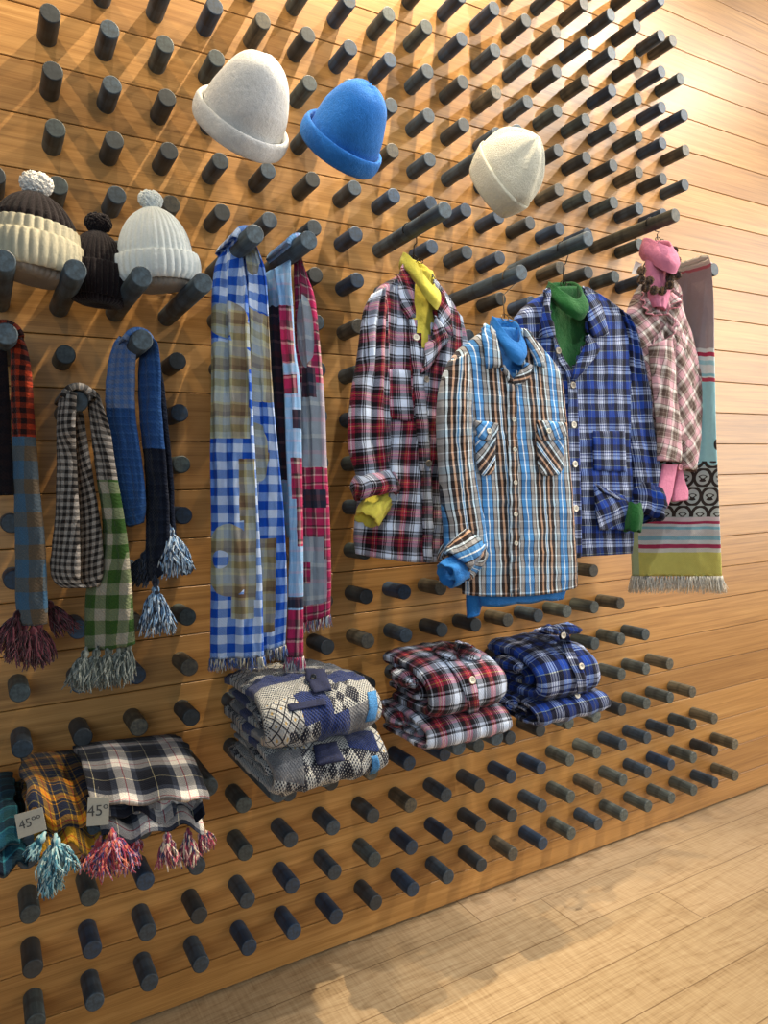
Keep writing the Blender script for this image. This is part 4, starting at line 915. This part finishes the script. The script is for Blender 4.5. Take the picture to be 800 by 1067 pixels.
# ================================================================== hats
def hat(name, cpx, d, axis, R, H, prof, mat, label, brim=None, lump=.02, seed=0, cat='hat', grp=None, squash=1.0, crease=0, brimmat=None, roll=.014, sx=1.0):
    c = at(*cpx, d); ax = cv(*axis); O = orient(ax); root = empty(name, c, label, cat, grp); n = 64; P = []
    for (rf, hf) in cr([(a, b, 0, 0) for a, b in prof], 44) if len(prof[0]) == 2 and False else [(a, b) for a, b in dense(prof, 44)]:
        row = []
        for i in range(n):
            a = 2*pi*i/n; q = Vector((cos(a), sin(a), hf*2)); w = 1 + lump*noise.noise(q*1.3+Vector((seed, 0, 0))) - crease*max(0, cos(a*5+seed))*max(0, hf-.45)*1.2
            row.append(c + O @ Vector((cos(a)*R*rf*w*sx, sin(a)*R*rf*w*squash, H*hf*(1+lump*.6*noise.noise(q+Vector((9, seed, 0))) - crease*.25*max(0, cos(a*5+seed))*rf))))
        P.append(row)
    mb = MB(); mb.grid(P, None, closed=True); mb.f.append(tuple((len(P)-1)*n+i for i in range(n)))
    o = mb.build('crown', mat, root); return root, c, O
def dense(pts, n):
    L = [tuple(p)+(0, 0) for p in pts]; return [(r[0], r[1]) for r in cr(L, n)]
def brim(root, c, O, R, prof, mat, seed=0, wav=.05, squash=1.0, tilt=0, name='rolled_brim', n=72, sx=1.0):
    """prof: closed loop of (radius factor, height m)"""
    P = []
    for (rf, h) in dense(prof, 30):
        row = []
        for i in range(n):
            a = 2*pi*i/n; w = wav*noise.noise(Vector((cos(a)*1.4+seed, sin(a)*1.4, 3))) + wav*.4*noise.noise(Vector((cos(a)*4+seed, sin(a)*4, 8)))
            row.append(c + O @ Vector((cos(a)*R*(rf+w)*sx, sin(a)*R*(rf+w)*squash, h + tilt*cos(a) + .03*w)))
        P.append(row)
    mb = MB(); mb.grid(P, None, closed=True); return mb.build(name, mat, root)
DOME = [(.985, 0), (1.0, .15), (.985, .32), (.92, .5), (.81, .67), (.66, .82), (.46, .93), (.24, .985), (.04, 1.0)]
WFm = felt('off_white_wool_felt', '#d4d4d2', .12); BFm = felt('cornflower_wool_felt', '#2a70be', .15)
BP = [(.97, .0), (1.05, -.008), (1.14, -.002), (1.19, .014), (1.19, .034), (1.14, .046), (1.07, .044), (1.04, .034), (1.02, .02), (.98, .012), (.97, .0)]
axW = (.50, .60, .60)
rt, c, O = hat('felt_hat', (248, 138), .30, axW, .104, .192, DOME, WFm, 'off-white felt hat with rolled brim, left of the blue hat', seed=1, lump=.05, grp='felt hats on high pegs')
brim(rt, c, O, .104, BP, WFm, 1, .05)
axB = (.50, .60, .60)
rt, c, O = hat('felt_hat', (352, 158), .31, axB, .098, .184, DOME, BFm, 'bright blue felt hat with rolled brim', seed=4, lump=.05, grp='felt hats on high pegs')
brim(rt, c, O, .098, BP, BFm, 3, .05)
# slouchy cream beanie
CK = knit('cream_fine_knit', '#c9c5b2', .09)
rt, c, O = hat('slouchy_beanie', (512, 197), .28, (.60, .48, .62), .126, .200, [(.78, 0), (.95, .12), (1.02, .3), (.97, .5), (.84, .68), (.62, .82), (.36, .93), (.12, .985), (.03, 1)], CK, 'cream slouchy knit beanie without bobble on a high peg', seed=7, lump=.07, cat='hat', crease=.2, sx=.60)
brim(rt, c, O, .126, [(.76, -.012), (.83, -.016), (.92, .004), (1.04, .04), (1.07, .058), (1.06, .062), (1.0, .05), (.9, .02), (.8, 0), (.76, -.012)], CK, 5, .03, sx=.62, name='folded_edge')
# bobble beanies resting on the pegs of row five
def rib_shell(c, O, prof, R, n_ribs, depth, n=None, seed=0, lump=.03, mats=None, sq=.8):
    n = n or n_ribs*6; P = []
    for (rf, h) in dense(prof, 40):
        row = []
        for i in range(n):
            a = 2*pi*i/n; rib = depth*abs(cos(a*n_ribs/2))**.7*min(1, rf*1.6)
            w = 1 + lump*noise.noise(Vector((cos(a)*1.3+seed, sin(a)*1.3, h*9)))
            row.append(c + O @ Vector((cos(a)*(R*rf*w+rib), sin(a)*(R*rf*w*sq+rib), h)))
        P.append(row)
    mb = MB(); mb.grid(P, None, closed=True); return mb
def pompom(c, r, mat, parent, seed=0, sx=1.25):
    rnd = random.Random(seed); mb = MB(); nn = 520
    P = []
    for j in range(13):
        th = pi*j/12; P.append([c + Vector((sin(th)*cos(2*pi*i/20)*r*.72*sx, sin(th)*sin(2*pi*i/20)*r*.72, cos(th)*r*.72)) for i in range(20)])
    mb.grid(P, None, closed=True)
    for k_ in range(nn):
        z = 1-2*(k_+.5)/nn; a = k_*2.39996; q = sqrt(1-z*z); dd = Vector((q*cos(a)*sx, q*sin(a), z)); L = r*rnd.uniform(.85, 1.04)*(1-.14*exp(-((dd.x)/.25)**2)*(dd.z > 0))
        t1 = dd.orthogonal().normalized()*rnd.uniform(-.1, .1)
        mb.tube([c+dd*r*.5, c+dd*L*.85+t1*r*.3, c+dd*L+t1*r*.6], [.0042, .0046, .0034], 5)
    return mb.build('bobble', mat, parent)
def beanie(label, px, d, R, H, body, cuffm, pomm, band=None, lean=(0, 0, 1), pr=.026, cuffh=.05, seed=0, cuff_flare=1.1, liner=None, popx=None):
    c = at(*px, d); O = orient(Vector(lean)); root = empty('bobble_beanie', c, label, 'hat', 'bobble beanies on the pegs')
    full = [(.93, 0.0), (1.0, .18), (.99, .36), (.91, .55), (.76, .72), (.55, .86), (.32, .95), (.13, 1.0), (.04, 1.02)]
    if band:
        cut = .52; lo = [(.93, 0), (1.0, .18), (1.0, .34), (.965, cut-.02), (.93, cut)]; hi = [(.90, cut-.02), (.90, .58), (.76, .72), (.55, .86), (.32, .95), (.13, 1.0), (.04, 1.02)]
        rib_shell(c, O, [(a, b*H) for a, b in lo], R, 30, .0065, seed=seed).build('band', band, root)
        rib_shell(c, O, [(a, b*H) for a, b in hi], R*.975, 30, .0065, seed=seed).build('crown', body, root)
    else: rib_shell(c, O, [(a, b*H) for a, b in full], R, 36, .0052, seed=seed).build('crown', body, root)
    cu = [(.90, -.012), (1.0, -.02), (cuff_flare, -.004), (cuff_flare+.03, cuffh*.45), (cuff_flare, cuffh*.85), (cuff_flare-.04, cuffh), (.99, cuffh*.92), (.95, cuffh*.6), (.92, .01), (.90, -.012)]
    rib_shell(c, O, cu, R, 34, .0058, seed=seed+2).build('cuff', cuffm, root)
    li = [(.88, 0.02), (.90, -.01), (.80, -.030), (.5, -.036), (.01, -.03)]
    rib_shell(c, O, li, R, 38, .003, seed=seed+3, lump=.2).build('lining', liner or cuffm, root)
    pompom(c + O @ Vector((0, 0, H+pr*.7)), pr, pomm, root, seed); return root
DBR = knit('dark_brown_rib_knit', '#1d1416', .2); CRM = knit('cream_rib_knit', '#cbc3a8', .08); WHT = knit('white_rib_knit', '#e4eae8', .08); BLK = knit('black_brown_rib_knit', '#1d1519', .25); GRL = knit('grey_fleece_lining', '#9a948c', .1)
beanie('brown and cream bobble beanie with a white bobble, leftmost of the three', (36, 277), .235, .106, .165, DBR, CRM, knit('white_bobble_yarn', '#ece8e0', .05), band=CRM, lean=(.06, -.05, 1), pr=.029, cuffh=.055, seed=2, liner=GRL)
beanie('small dark brown bobble beanie, middle of the three', (102, 303), .19, .073, .145, BLK, BLK, BLK, lean=(.04, -.05, 1), pr=.026, cuffh=.06, seed=5)
beanie('off-white ribbed bobble beanie, right of the small dark one', (163, 287), .235, .090, .165, WHT, WHT, WHT, lean=(-.05, -.05, 1), pr=.024, cuffh=.045, seed=8, cuff_flare=1.16, liner=GRL)

# ================================================================== folded stacks
def serp(prof_pts, x0, x1, th, mat, parent, name, seed=0, n=110, m=46, bulge=.012, wr=.006, uo=0, sl=0, vo=0, xtaper=None, zs=0, ys=0, wave=0):
    """a folded layer: a thick sheet that follows a path in the depth/height plane and spans x0..x1 along the wall"""
    pts = [Vector((0, -a, b)) for a, b in dense(prof_pts, n)]; outer = []; inner = []; v = vo; UVs = []
    for j in range(n):
        a = pts[max(0, j-1)]; b = pts[min(n-1, j+1)]; tg = (b-a).normalized(); nn = Vector((0, tg.z, -tg.y))
        if j: v += (pts[j]-pts[j-1]).length
        ro, ri, ur = [], [], []
        for i in range(m):
            s = i/(m-1); e = (1-abs(2*s-1)**6)
            xx = x0+(x1-x0)*s + sl*(-pts[j].y) + .010*noise.noise(Vector((j*.06, s*2+seed, seed)))*(1 if i in (0, m-1) else .6)
            if xtaper: xx += xtaper(s, j/(n-1))
            dz = wr*noise.noise(Vector((xx*22+seed, v*18, seed))) + wr*.5*noise.noise(Vector((xx*60+seed, v*50, 2)))
            k = th/2*(.35+.65*e)
            fq = min(1, max(0, (-pts[j].y-.12)/.22))
            q = Vector((xx, pts[j].y - ys*s*fq + wave*.6*fq*noise.noise(Vector((s*3.2+seed, 4, 1))), pts[j].z + zs*s*(.4+.6*fq) + wave*fq*noise.noise(Vector((s*4+seed*1.7, v*3, 9))))); ro.append(q - nn*(k+dz)); ri.append(q + nn*(k*.9)); ur.append((xx-x0+uo, v))
        outer.append(ro); inner.append(ri); UVs.append(ur)
    mb = MB(); mb.grid(outer, UVs); mb.grid(inner, UVs); N = n*m
    per = [i for i in range(m)] + [j*m+m-1 for j in range(1, n)] + [(n-1)*m+i for i in range(m-2, -1, -1)] + [j*m for j in range(n-2, 0, -1)]
    for a, b in zip(per, per[1:]+per[:1]): mb.f.append((a, b, N+b, N+a))
    o = mb.build(name, mat, parent); return o, mb
def pegtop(row): return (FR-row)*U + PR
def lump(parent, mat, c, r, sc, name, seed=0, axis=(1, 0, 0), wr=.15):
    mb = MB(); P = []; UVs = []; O = orient(Vector(axis)); c = Vector(c)
    for j in range(22):
        th = pi*j/21; row = []; ur = []
        for i in range(30):
            a = 2*pi*i/30; d = Vector((sin(th)*cos(a), sin(th)*sin(a), cos(th))); w = 1+wr*noise.noise(d*1.7+Vector((seed, 0, 0)))+wr*.5*noise.noise(d*5+Vector((seed, 2, 0)))
            row.append(c + O @ Vector((d.x*sc[0], d.y*sc[1], d.z*sc[2]))*r*w); ur.append((a*r*sc[0], cos(th)*r*sc[2]))
        P.append(row); UVs.append(ur)
    mb.grid(P, UVs, closed=True); return mb.build(name, mat, parent)

# --- red tartan shirts
def front_x(px, py, d): return at(px, py, d).x
z0 = pegtop(14)
xa, xb = at(437, 752, .40).x, at(528, 735, .40).x
def folded_shirt(label, group, xa, xb, zb, ft, mat, h, seed, sleeve=True, btn=((.52, .70),), dep=.40, back=.06, top_drop=.0, extra=None, collar=True):
    root = empty('folded_shirt', Vector(((xa+xb)/2, -dep*.5, zb)), label, 'shirt', group)
    t = h*.36
    outer = [(back, zb+t*.45), (dep*.5, zb+t*.45), (dep-.05, zb+t*.45), (dep-.012, zb+t*.7), (dep, zb+h*.42), (dep-.012, zb+h*.72), (dep-.06, zb+h*.94), (dep*.62, zb+h*1.04), (dep*.35, zb+h*1.02), (back+.01, zb+h*.95)]
    inner = [(back+.02, zb+h*.72), (dep*.4, zb+h*.70), (dep-.09, zb+h*.66), (dep-.06, zb+h*.5), (dep-.09, zb+h*.38), (dep*.4, zb+h*.40), (back+.02, zb+h*.42)]
    o, mb = serp(outer, xa, xb, t, mat, root, 'folded_body', seed, vo=seed*.013)
    serp(inner, xa+.006, xb-.006, t*.72, mat, root, 'inner_fold', seed+5, n=70)
    bv = mb.bvh()
    if sleeve: lump(root, mat, (xa+.004, -(back+.07), zb+h*.74), 1, (.034, .026, .085), 'folded_sleeve', seed, axis=(-.25, -1, .05), wr=.25)
    return root, bv
mred = red_m('red_tartan_folded')
GRP = 'folded shirts stacked on the pegs'
hh = .082
r1, bvA = folded_shirt('folded red, white and black tartan shirt at the bottom of the red stack', GRP, xa+.02, xb+.012, z0-.018, 0, mred, hh, 1, dep=.405, back=.15)
r2, bvB = folded_shirt('folded red, white and black tartan shirt with white button, on top of the red stack', GRP, xa+.035, xb-.004, z0+hh-.010, 0, red_m('red_tartan_folded_top', off=(.02, .01)), .130, 2, dep=.40, back=.19)
def on_top(parent, bv, rows, mat, name, off=.005, th=.002, **k): return patch(bv, rows, off, th, .38, **k).build(name, mat, parent)
on_top(r2, bvB, [(462, 671, 474, 676), (464, 690, 480, 690), (476, 706, 492, 702), (486, 730, 498, 728), (488, 748, 499, 746)], red_m('red_tartan_placket', off=(.04, .03)), 'placket', .005, .002, n=24, m=8)
on_top(r2, bvB, [(449, 678, 462, 672), (455, 684, 470, 682), (468, 690, 475, 690)], red_m('red_tartan_collar', rot=.6), 'collar', .012, .004)
on_top(r2, bvB, [(474, 668, 490, 672), (478, 684, 500, 684), (486, 690, 500, 690)], red_m('red_tartan_collar', rot=-.6), 'collar', .010, .004)
button_on(bvB, 490, 710, PEARL, r2, .38, .0115, .010, DK)

# --- blue shirts
z0 = pegtop(14) - .0
xa, xb = at(557, 755, .40).x, at(634, 738, .40).x
mnv = nav_m('navy_plaid_folded')
r3, bvC = folded_shirt('folded navy and white plaid shirt at the bottom of the blue stack', GRP, xa+.015, xb+.004, z0-.028, 0, mnv, .07, 3, dep=.40, back=.15)
r4, bvD = folded_shirt('folded navy and white plaid shirt with two buttons, on top of the blue stack', GRP, xa+.03, xb-.03, z0+.045, 0, nav_m('navy_plaid_folded_top', off=(.03, .0)), .135, 4, dep=.385, back=.17)
on_top(r4, bvD, [(580, 655, 592, 656), (584, 672, 595, 672), (592, 690, 602, 690), (599, 705, 609, 705), (601, 722, 611, 720)], nav_m('navy_plaid_placket', off=(.0, .05)), 'placket', .005, .002, n=24, m=8)
on_top(r4, bvD, [(556, 657, 572, 650), (565, 663, 582, 655), (572, 664, 584, 660)], nav_m('navy_plaid_collar', rot=.5), 'collar', .012, .004)
on_top(r4, bvD, [(574, 652, 592, 648), (584, 657, 606, 655), (588, 662, 604, 660)], nav_m('navy_plaid_collar', rot=-.5), 'collar', .010, .004)
for q in ((586.5, 662), (603.5, 695)): button_on(bvD, *q, PEARL, r4, .38, .0105, .009, DK)
button_on(bvC, 600.5, 727, PEARL, r3, .38, .0105, .009, DK)

# --- patchwork sweaters
def sweater_mat(name, off):
    t = NT(name); uv = t.mapping(t.coord('UV'), loc=(off[0], off[1], 0), rot=(0, 0, off[2] if len(off) > 2 else 0)); s = t.sep(uv)
    PWU, PWV = .085, .065
    row = t.math('FLOOR', t.math('DIVIDE', s[1], PWV)); sh = t.math('MULTIPLY', t.math('MODULO', row, 2.0), .5)
    cu = t.math('FLOOR', t.math('ADD', t.math('DIVIDE', s[0], PWU), sh))
    wn = t.new('ShaderNodeTexWhiteNoise', noise_dimensions='2D'); t.link(t.comb(cu, row), wn.inputs['Vector']); r = wn.outputs[0]
    def tri(x, p): return t.math('ABSOLUTE', t.math('MULTIPLY_ADD', t.math('FRACT', t.math('DIVIDE', x, p)), 2, -1))
    n = t.noise(uv, 300, 2)
    stitch = t.math('MULTIPLY', t.math('SINE', t.math('MULTIPLY', s[0], 2*pi/.008)), t.math('SINE', t.math('MULTIPLY', s[1], 2*pi/.008)))
    dots = t.math('GREATER_THAN', t.math('ADD', stitch, t.math('MULTIPLY', n, .7)), .52)
    A = t.mix(dots, lin('#b9bab6'), lin('#1c2236'))                                     # white with navy specks
    d2 = t.math('ADD', tri(s[0], .024), tri(s[1], .024)); ln = t.math('LESS_THAN', t.math('ABSOLUTE', t.math('SUBTRACT', d2, 1.0)), .16)
    B = t.mix(ln, t.mix(t.math('LESS_THAN', d2, .30), lin('#b3b4b2'), lin('#b89c68')), lin('#2a2c34'))   # cream with dark lattice, ochre centres
    C = t.mix(t.math('GREATER_THAN', stitch, .45), lin('#1d2f66'), lin('#10162c'))      # navy rib
    chk = t.math('GREATER_THAN', t.math('MULTIPLY', t.math('SUBTRACT', tri(t.math('ADD', s[0], s[1]), .078), .62), t.math('SUBTRACT', tri(t.math('SUBTRACT', s[0], s[1]), .078), .62)), 0)
    Dd = t.mix(chk, A, t.mix(t.math('GREATER_THAN', stitch, .7), lin('#171b2a'), lin('#b8b8b4')))   # argyle
    E = t.mix(n, lin('#45474f'), lin('#8f9093'))
    c = t.mix(t.math('GREATER_THAN', r, .24), A, B); c = t.mix(t.math('GREATER_THAN', r, .42), c, Dd); c = t.mix(t.math('GREATER_THAN', r, .60), c, C); c = t.mix(t.math('GREATER_THAN', r, .84), c, E)
    finish_fabric(t, c, uv, .6, .9, 780, sheen=.2); return t.m
SW1 = sweater_mat('patchwork_knit', (.03, .02, .2)); SW2 = sweater_mat('patchwork_knit_upper', (.31, .17, -.12)); NVK = simple('navy_knit_patch', '#1c2446', .9, nscale=300, amt=.3, bump=.5); SKYK = simple('sky_blue_knit_edge', '#3f7fb8', .9, nscale=300, amt=.3, bump=.5)
z0 = pegtop(14)-.01
xa, xb = at(292, 825, .42).x, at(401, 800, .42).x
def sweater(label, xa, xb, zb, mat, h, dep, seed):
    root = empty('folded_sweater', Vector(((xa+xb)/2, -dep*.5, zb)), label, 'sweater', 'folded patchwork sweaters on the pegs'); t = h*.42
    outer = [(.06, zb+t*.45), (dep*.5, zb+t*.4), (dep-.06, zb+t*.45), (dep-.012, zb+t*.75), (dep, zb+h*.46), (dep-.012, zb+h*.72), (dep-.06, zb+h*.92), (dep*.66, zb+h*1.0), (dep*.35, zb+h*.98), (.08, zb+h*.92)]
    o, mb = serp(outer, xa, xb, t, mat, root, 'folded_body', seed, bulge=.02, wr=.010, vo=seed*.02, xtaper=lambda s, v: (.035 if s > .5 else -.0)*sin(min(1, max(0, v))*pi)*(abs(2*s-1)**2))
    inner = [(.09, zb+h*.66), (dep*.4, zb+h*.66), (dep-.11, zb+h*.62), (dep-.08, zb+h*.48), (dep-.11, zb+h*.36), (dep*.4, zb+h*.38), (.09, zb+h*.40)]
    serp(inner, xa+.008, xb-.008, t*.62, mat, root, 'inner_fold', seed+3, n=70)
    return root, mb.bvh()
s1, bvE = sweater('folded blue, white and navy patchwork sweater at the bottom of its stack', xa-.02, xb-.035, z0-.022, SW1, .105, .43, 6)
s2, bvF = sweater('folded blue, white and navy patchwork sweater with navy tab, on top of its stack', xa-.03, xb-.045, z0+.093, SW2, .125, .42, 9)
on_top(s2, bvF, [(318, 700, 338, 700), (320, 712, 342, 712), (326, 724, 346, 722)], NVK, 'navy_patch', .010, .004)
on_top(s1, bvE, [(326, 778, 350, 774), (327, 788, 354, 784), (330, 798, 358, 793)], NVK, 'navy_patch', .006, .003)
on_top(s2, bvF, [(299, 735, 338, 728), (301, 742, 340, 735)], SKYK if False else NVK, 'navy_stripe', .004, .002)
on_top(s2, bvF, [(382, 722, 391, 720), (384, 738, 393, 735), (380, 752, 390, 750)], SKYK, 'blue_patch', .003, .002)
on_top(s1, bvE, [(386, 788, 393, 787), (387, 798, 395, 797), (384, 808, 391, 806)], SKYK, 'blue_patch', .003, .002)
bb = button_on(bvF, 329, 709, simple('black_button', '#121318', .4), s2, .4, .008, .016, DK)

# --- shawls at lower left
MUS = plaid('mustard_navy_plaid', .062, .062, [(4, '#a87420'), (1, '#a23a22'), (3, '#a87420'), (3, '#161b2a'), (1, '#a87420'), (9, '#181e30'), (1, '#7a6a32'), (4, '#181e30')], None, .5, fuzz=.4, rot=.12)
BW = plaid('black_white_red_plaid', .135, .12, [(11, '#0d111c'), (.5, '#b9ad84'), (11, '#0d111c'), (4, '#3d424e'), (6, '#cfc9c0'), (.7, '#a83242'), (6, '#cfc9c0'), (4, '#3d424e')], None, .5, fuzz=.7, wob=.004)
TL = plaid('teal_dark_plaid', .07, .07, [(6, '#103640'), (1, '#245e6c'), (6, '#0e1826'), (1, '#2f6a78'), (3, '#123e54')], None, .5, fuzz=.4)
TAG = simple('cream_card', '#b9b3a2', .8, nscale=200, amt=.03); INK = simple('grey_ink', '#4c4a48', .8)
def price(parent, p, size, txt, tilt):
    X = Vector((right.x, right.y, 0)).normalized(); X = (X + Vector((0, 0, tilt))).normalized(); N = Vector((-.35, -1, .1)).normalized(); Y = N.cross(X)*-1
    if Y.z < 0: Y = -Y
    X = (X - N*X.dot(N)).normalized(); Y = N.cross(X); Y = Y if Y.z > 0 else -Y
    mb = MB(); a, b = size; c = Vector(p)
    q = [c + X*sx*a + Y*sy*b for sx, sy in ((-1, -1), (.9, -1), (1, .9), (-.85, 1))]
    mb.add(q + [v - N*.0008 for v in q], [(0, 1, 2, 3), (7, 6, 5, 4), (0, 4, 5, 1), (1, 5, 6, 2), (2, 6, 7, 3), (3, 7, 4, 0)]); o = mb.build('price_tag', TAG, parent, False)
    cu = bpy.data.curves.new('price_lettering', 'FONT'); cu.body = txt; cu.size = b*1.05; cu.align_x = 'CENTER'; cu.align_y = 'CENTER'; cu.extrude = .0002; cu.materials.append(INK)
    tmp = bpy.data.objects.new('tmp', cu); COL.objects.link(tmp); bpy.context.view_layer.update(); tm = bpy.data.meshes.new_from_object(tmp.evaluated_get(bpy.context.evaluated_depsgraph_get())); bpy.data.objects.remove(tmp); tobj = bpy.data.objects.new('price_lettering', tm); COL.objects.link(tobj); tobj.parent = o
    R3 = Matrix((X, Y, N)).transposed().to_4x4(); R3.translation = c + N*.0006; o_m = R3
    tobj.matrix_world = o_m
    tobj.matrix_parent_inverse = Matrix.Identity(4); tobj.matrix_basis = o_m
    st = MB(); st.tube([c+Y*b, c+Y*(b+.02)+N*-.004], .0006, 4); st.build('tag_string', INK, o)
    return o
def shawl(name, label, prof, x0, x1, th, mat, seed, **k):
    root = empty(name, Vector(((x0+x1)/2, -prof[0][0], prof[0][1])), label, 'shawl', 'folded wool shawls at lower left'); o, mb = serp(prof, x0, x1, th, mat, root, 'folded_cloth', seed, **k); return root, mb
z0 = pegtop(14)
xa, xb = at(104, 820, .40).x, at(208, 835, .36).x
bwr, mbw = shawl('folded_shawl', 'folded black, white and red plaid shawl with pink tassels', [(.05, z0+.012), (.2, z0+.012), (.33, z0+.010), (.375, z0-.004), (.385, z0-.035)], xa, xb, .012, BW, 12, wr=.008, zs=-.035, ys=.01, wave=.05)
serp([(.06, z0+.045), (.2, z0+.045), (.33, z0+.036), (.37, z0+.026), (.385, z0+.004)], xa-.005, xb-.0, .012, BW, bwr, 'middle_fold', 13, wr=.008, uo=.095, vo=.04, zs=-.04, ys=.01, wave=.055)
serp([(.06, z0+.07), (.2, z0+.07), (.32, z0+.062), (.355, z0+.040), (.365, z0+.018)], xa-.008, xb-.0, .012, BW, bwr, 'middle_fold', 15, wr=.008, uo=.075, vo=.02, zs=-.045, ys=.01, wave=.05)
o, mtop = serp([(.07, z0+.085), (.2, z0+.108), (.31, z0+.100), (.365, z0+.080), (.392, z0+.060)], xa-.022, xb+.012, .014, BW, bwr, 'top_layer', 14, wr=.009, uo=.02, zs=-.055, ys=.015, wave=.022)
PT = multi_yarn('pink_cream_tassel_yarn', ['#a8485a', '#c99a94', '#d8c8b0', '#7a3048', '#3a3a5a'])
tassel(at(174, 870, .39), PT, bwr, .062, .030, 80, 51); tassel(at(196, 868, .38), PT, bwr, .062, .030, 80, 52); tassel(at(208, 862, .36), PT, bwr, .05, .026, 70, 53, dirn=(.4, 0, -1))
xa2, xb2 = at(33, 815, .38).x, at(100, 815, .38).x
mur, mmu = shawl('folded_shawl', 'folded mustard and navy plaid shawl with red and purple tassels', [(.06, z0+.012), (.2, z0+.014), (.3, z0+.012), (.36, z0-.006), (.385, z0-.03)], xa2, xb2+.015, .014, plaid('mustard_front_fold', .062, .062, [(9, '#b8862a'), (1, '#a83a22'), (8, '#b8862a'), (3, '#1e2434'), (1, '#b8842a'), (3, '#232a3e')], None, .5, fuzz=.4, rot=.12), 22, wr=.010, zs=-.03, wave=.05)
serp([(.07, z0+.085), (.18, z0+.095), (.29, z0+.088), (.35, z0+.07), (.368, z0+.045), (.34, z0+.026), (.2, z0+.034), (.1, z0+.036)], xa2-.012, xb2+.01, .014, MUS, mur, 'top_layer', 23, wr=.010, zs=-.045, wave=.04)
RT = multi_yarn('red_purple_tassel_yarn', ['#a03c44', '#c4705a', '#4a3a6a', '#8a2a44', '#b08a9a'])
tassel(at(117, 868, .40), RT, mur, .075, .055, 150, 54); tassel(at(104, 876, .38), RT, mur, .055, .04, 90, 55, dirn=(-.3, 0, -1)); tassel(at(135, 862, .36), RT, mur, .055, .028, 70, 56, dirn=(.1, 0, -1)); tassel(at(128, 880, .39), RT, mur, .05, .03, 70, 57, dirn=(.3, 0, -1))
xa3, xb3 = at(-30, 850, .38).x, at(30, 850, .38).x
tlr, mtl = shawl('folded_shawl', 'folded teal plaid shawl cut by the left photo edge, with blue-green tassels', [(.06, z0+.012), (.22, z0+.0), (.33, z0-.015), (.38, z0-.05)], xa3, xb3, .02, TL, 32, wr=.012, wave=.025)
serp([(.08, z0+.05), (.2, z0+.05), (.32, z0+.03), (.37, z0+.0)], xa3-.01, xb3-.02, .02, TL, tlr, 'top_layer', 33, wr=.012, wave=.025)
TT = multi_yarn('teal_tassel_yarn', ['#5f98a8', '#8fb4ba', '#2c6478', '#1f4858', '#a8c0c0'])
tassel(at(58, 874, .40), TT, tlr, .070, .045, 130, 58); tassel(at(51, 900, .39), TT, tlr, .055, .028, 80, 59); tassel(at(44, 872, .38), TT, tlr, .04, .02, 50, 60, dirn=(-.7, 0, -1))
price(mur, at(31.5, 857, .425), (.030, .025), '45\u00ba\u00ba', .25); price(mur, at(102, 845, .43), (.024, .031), '45\u00ba', .0)
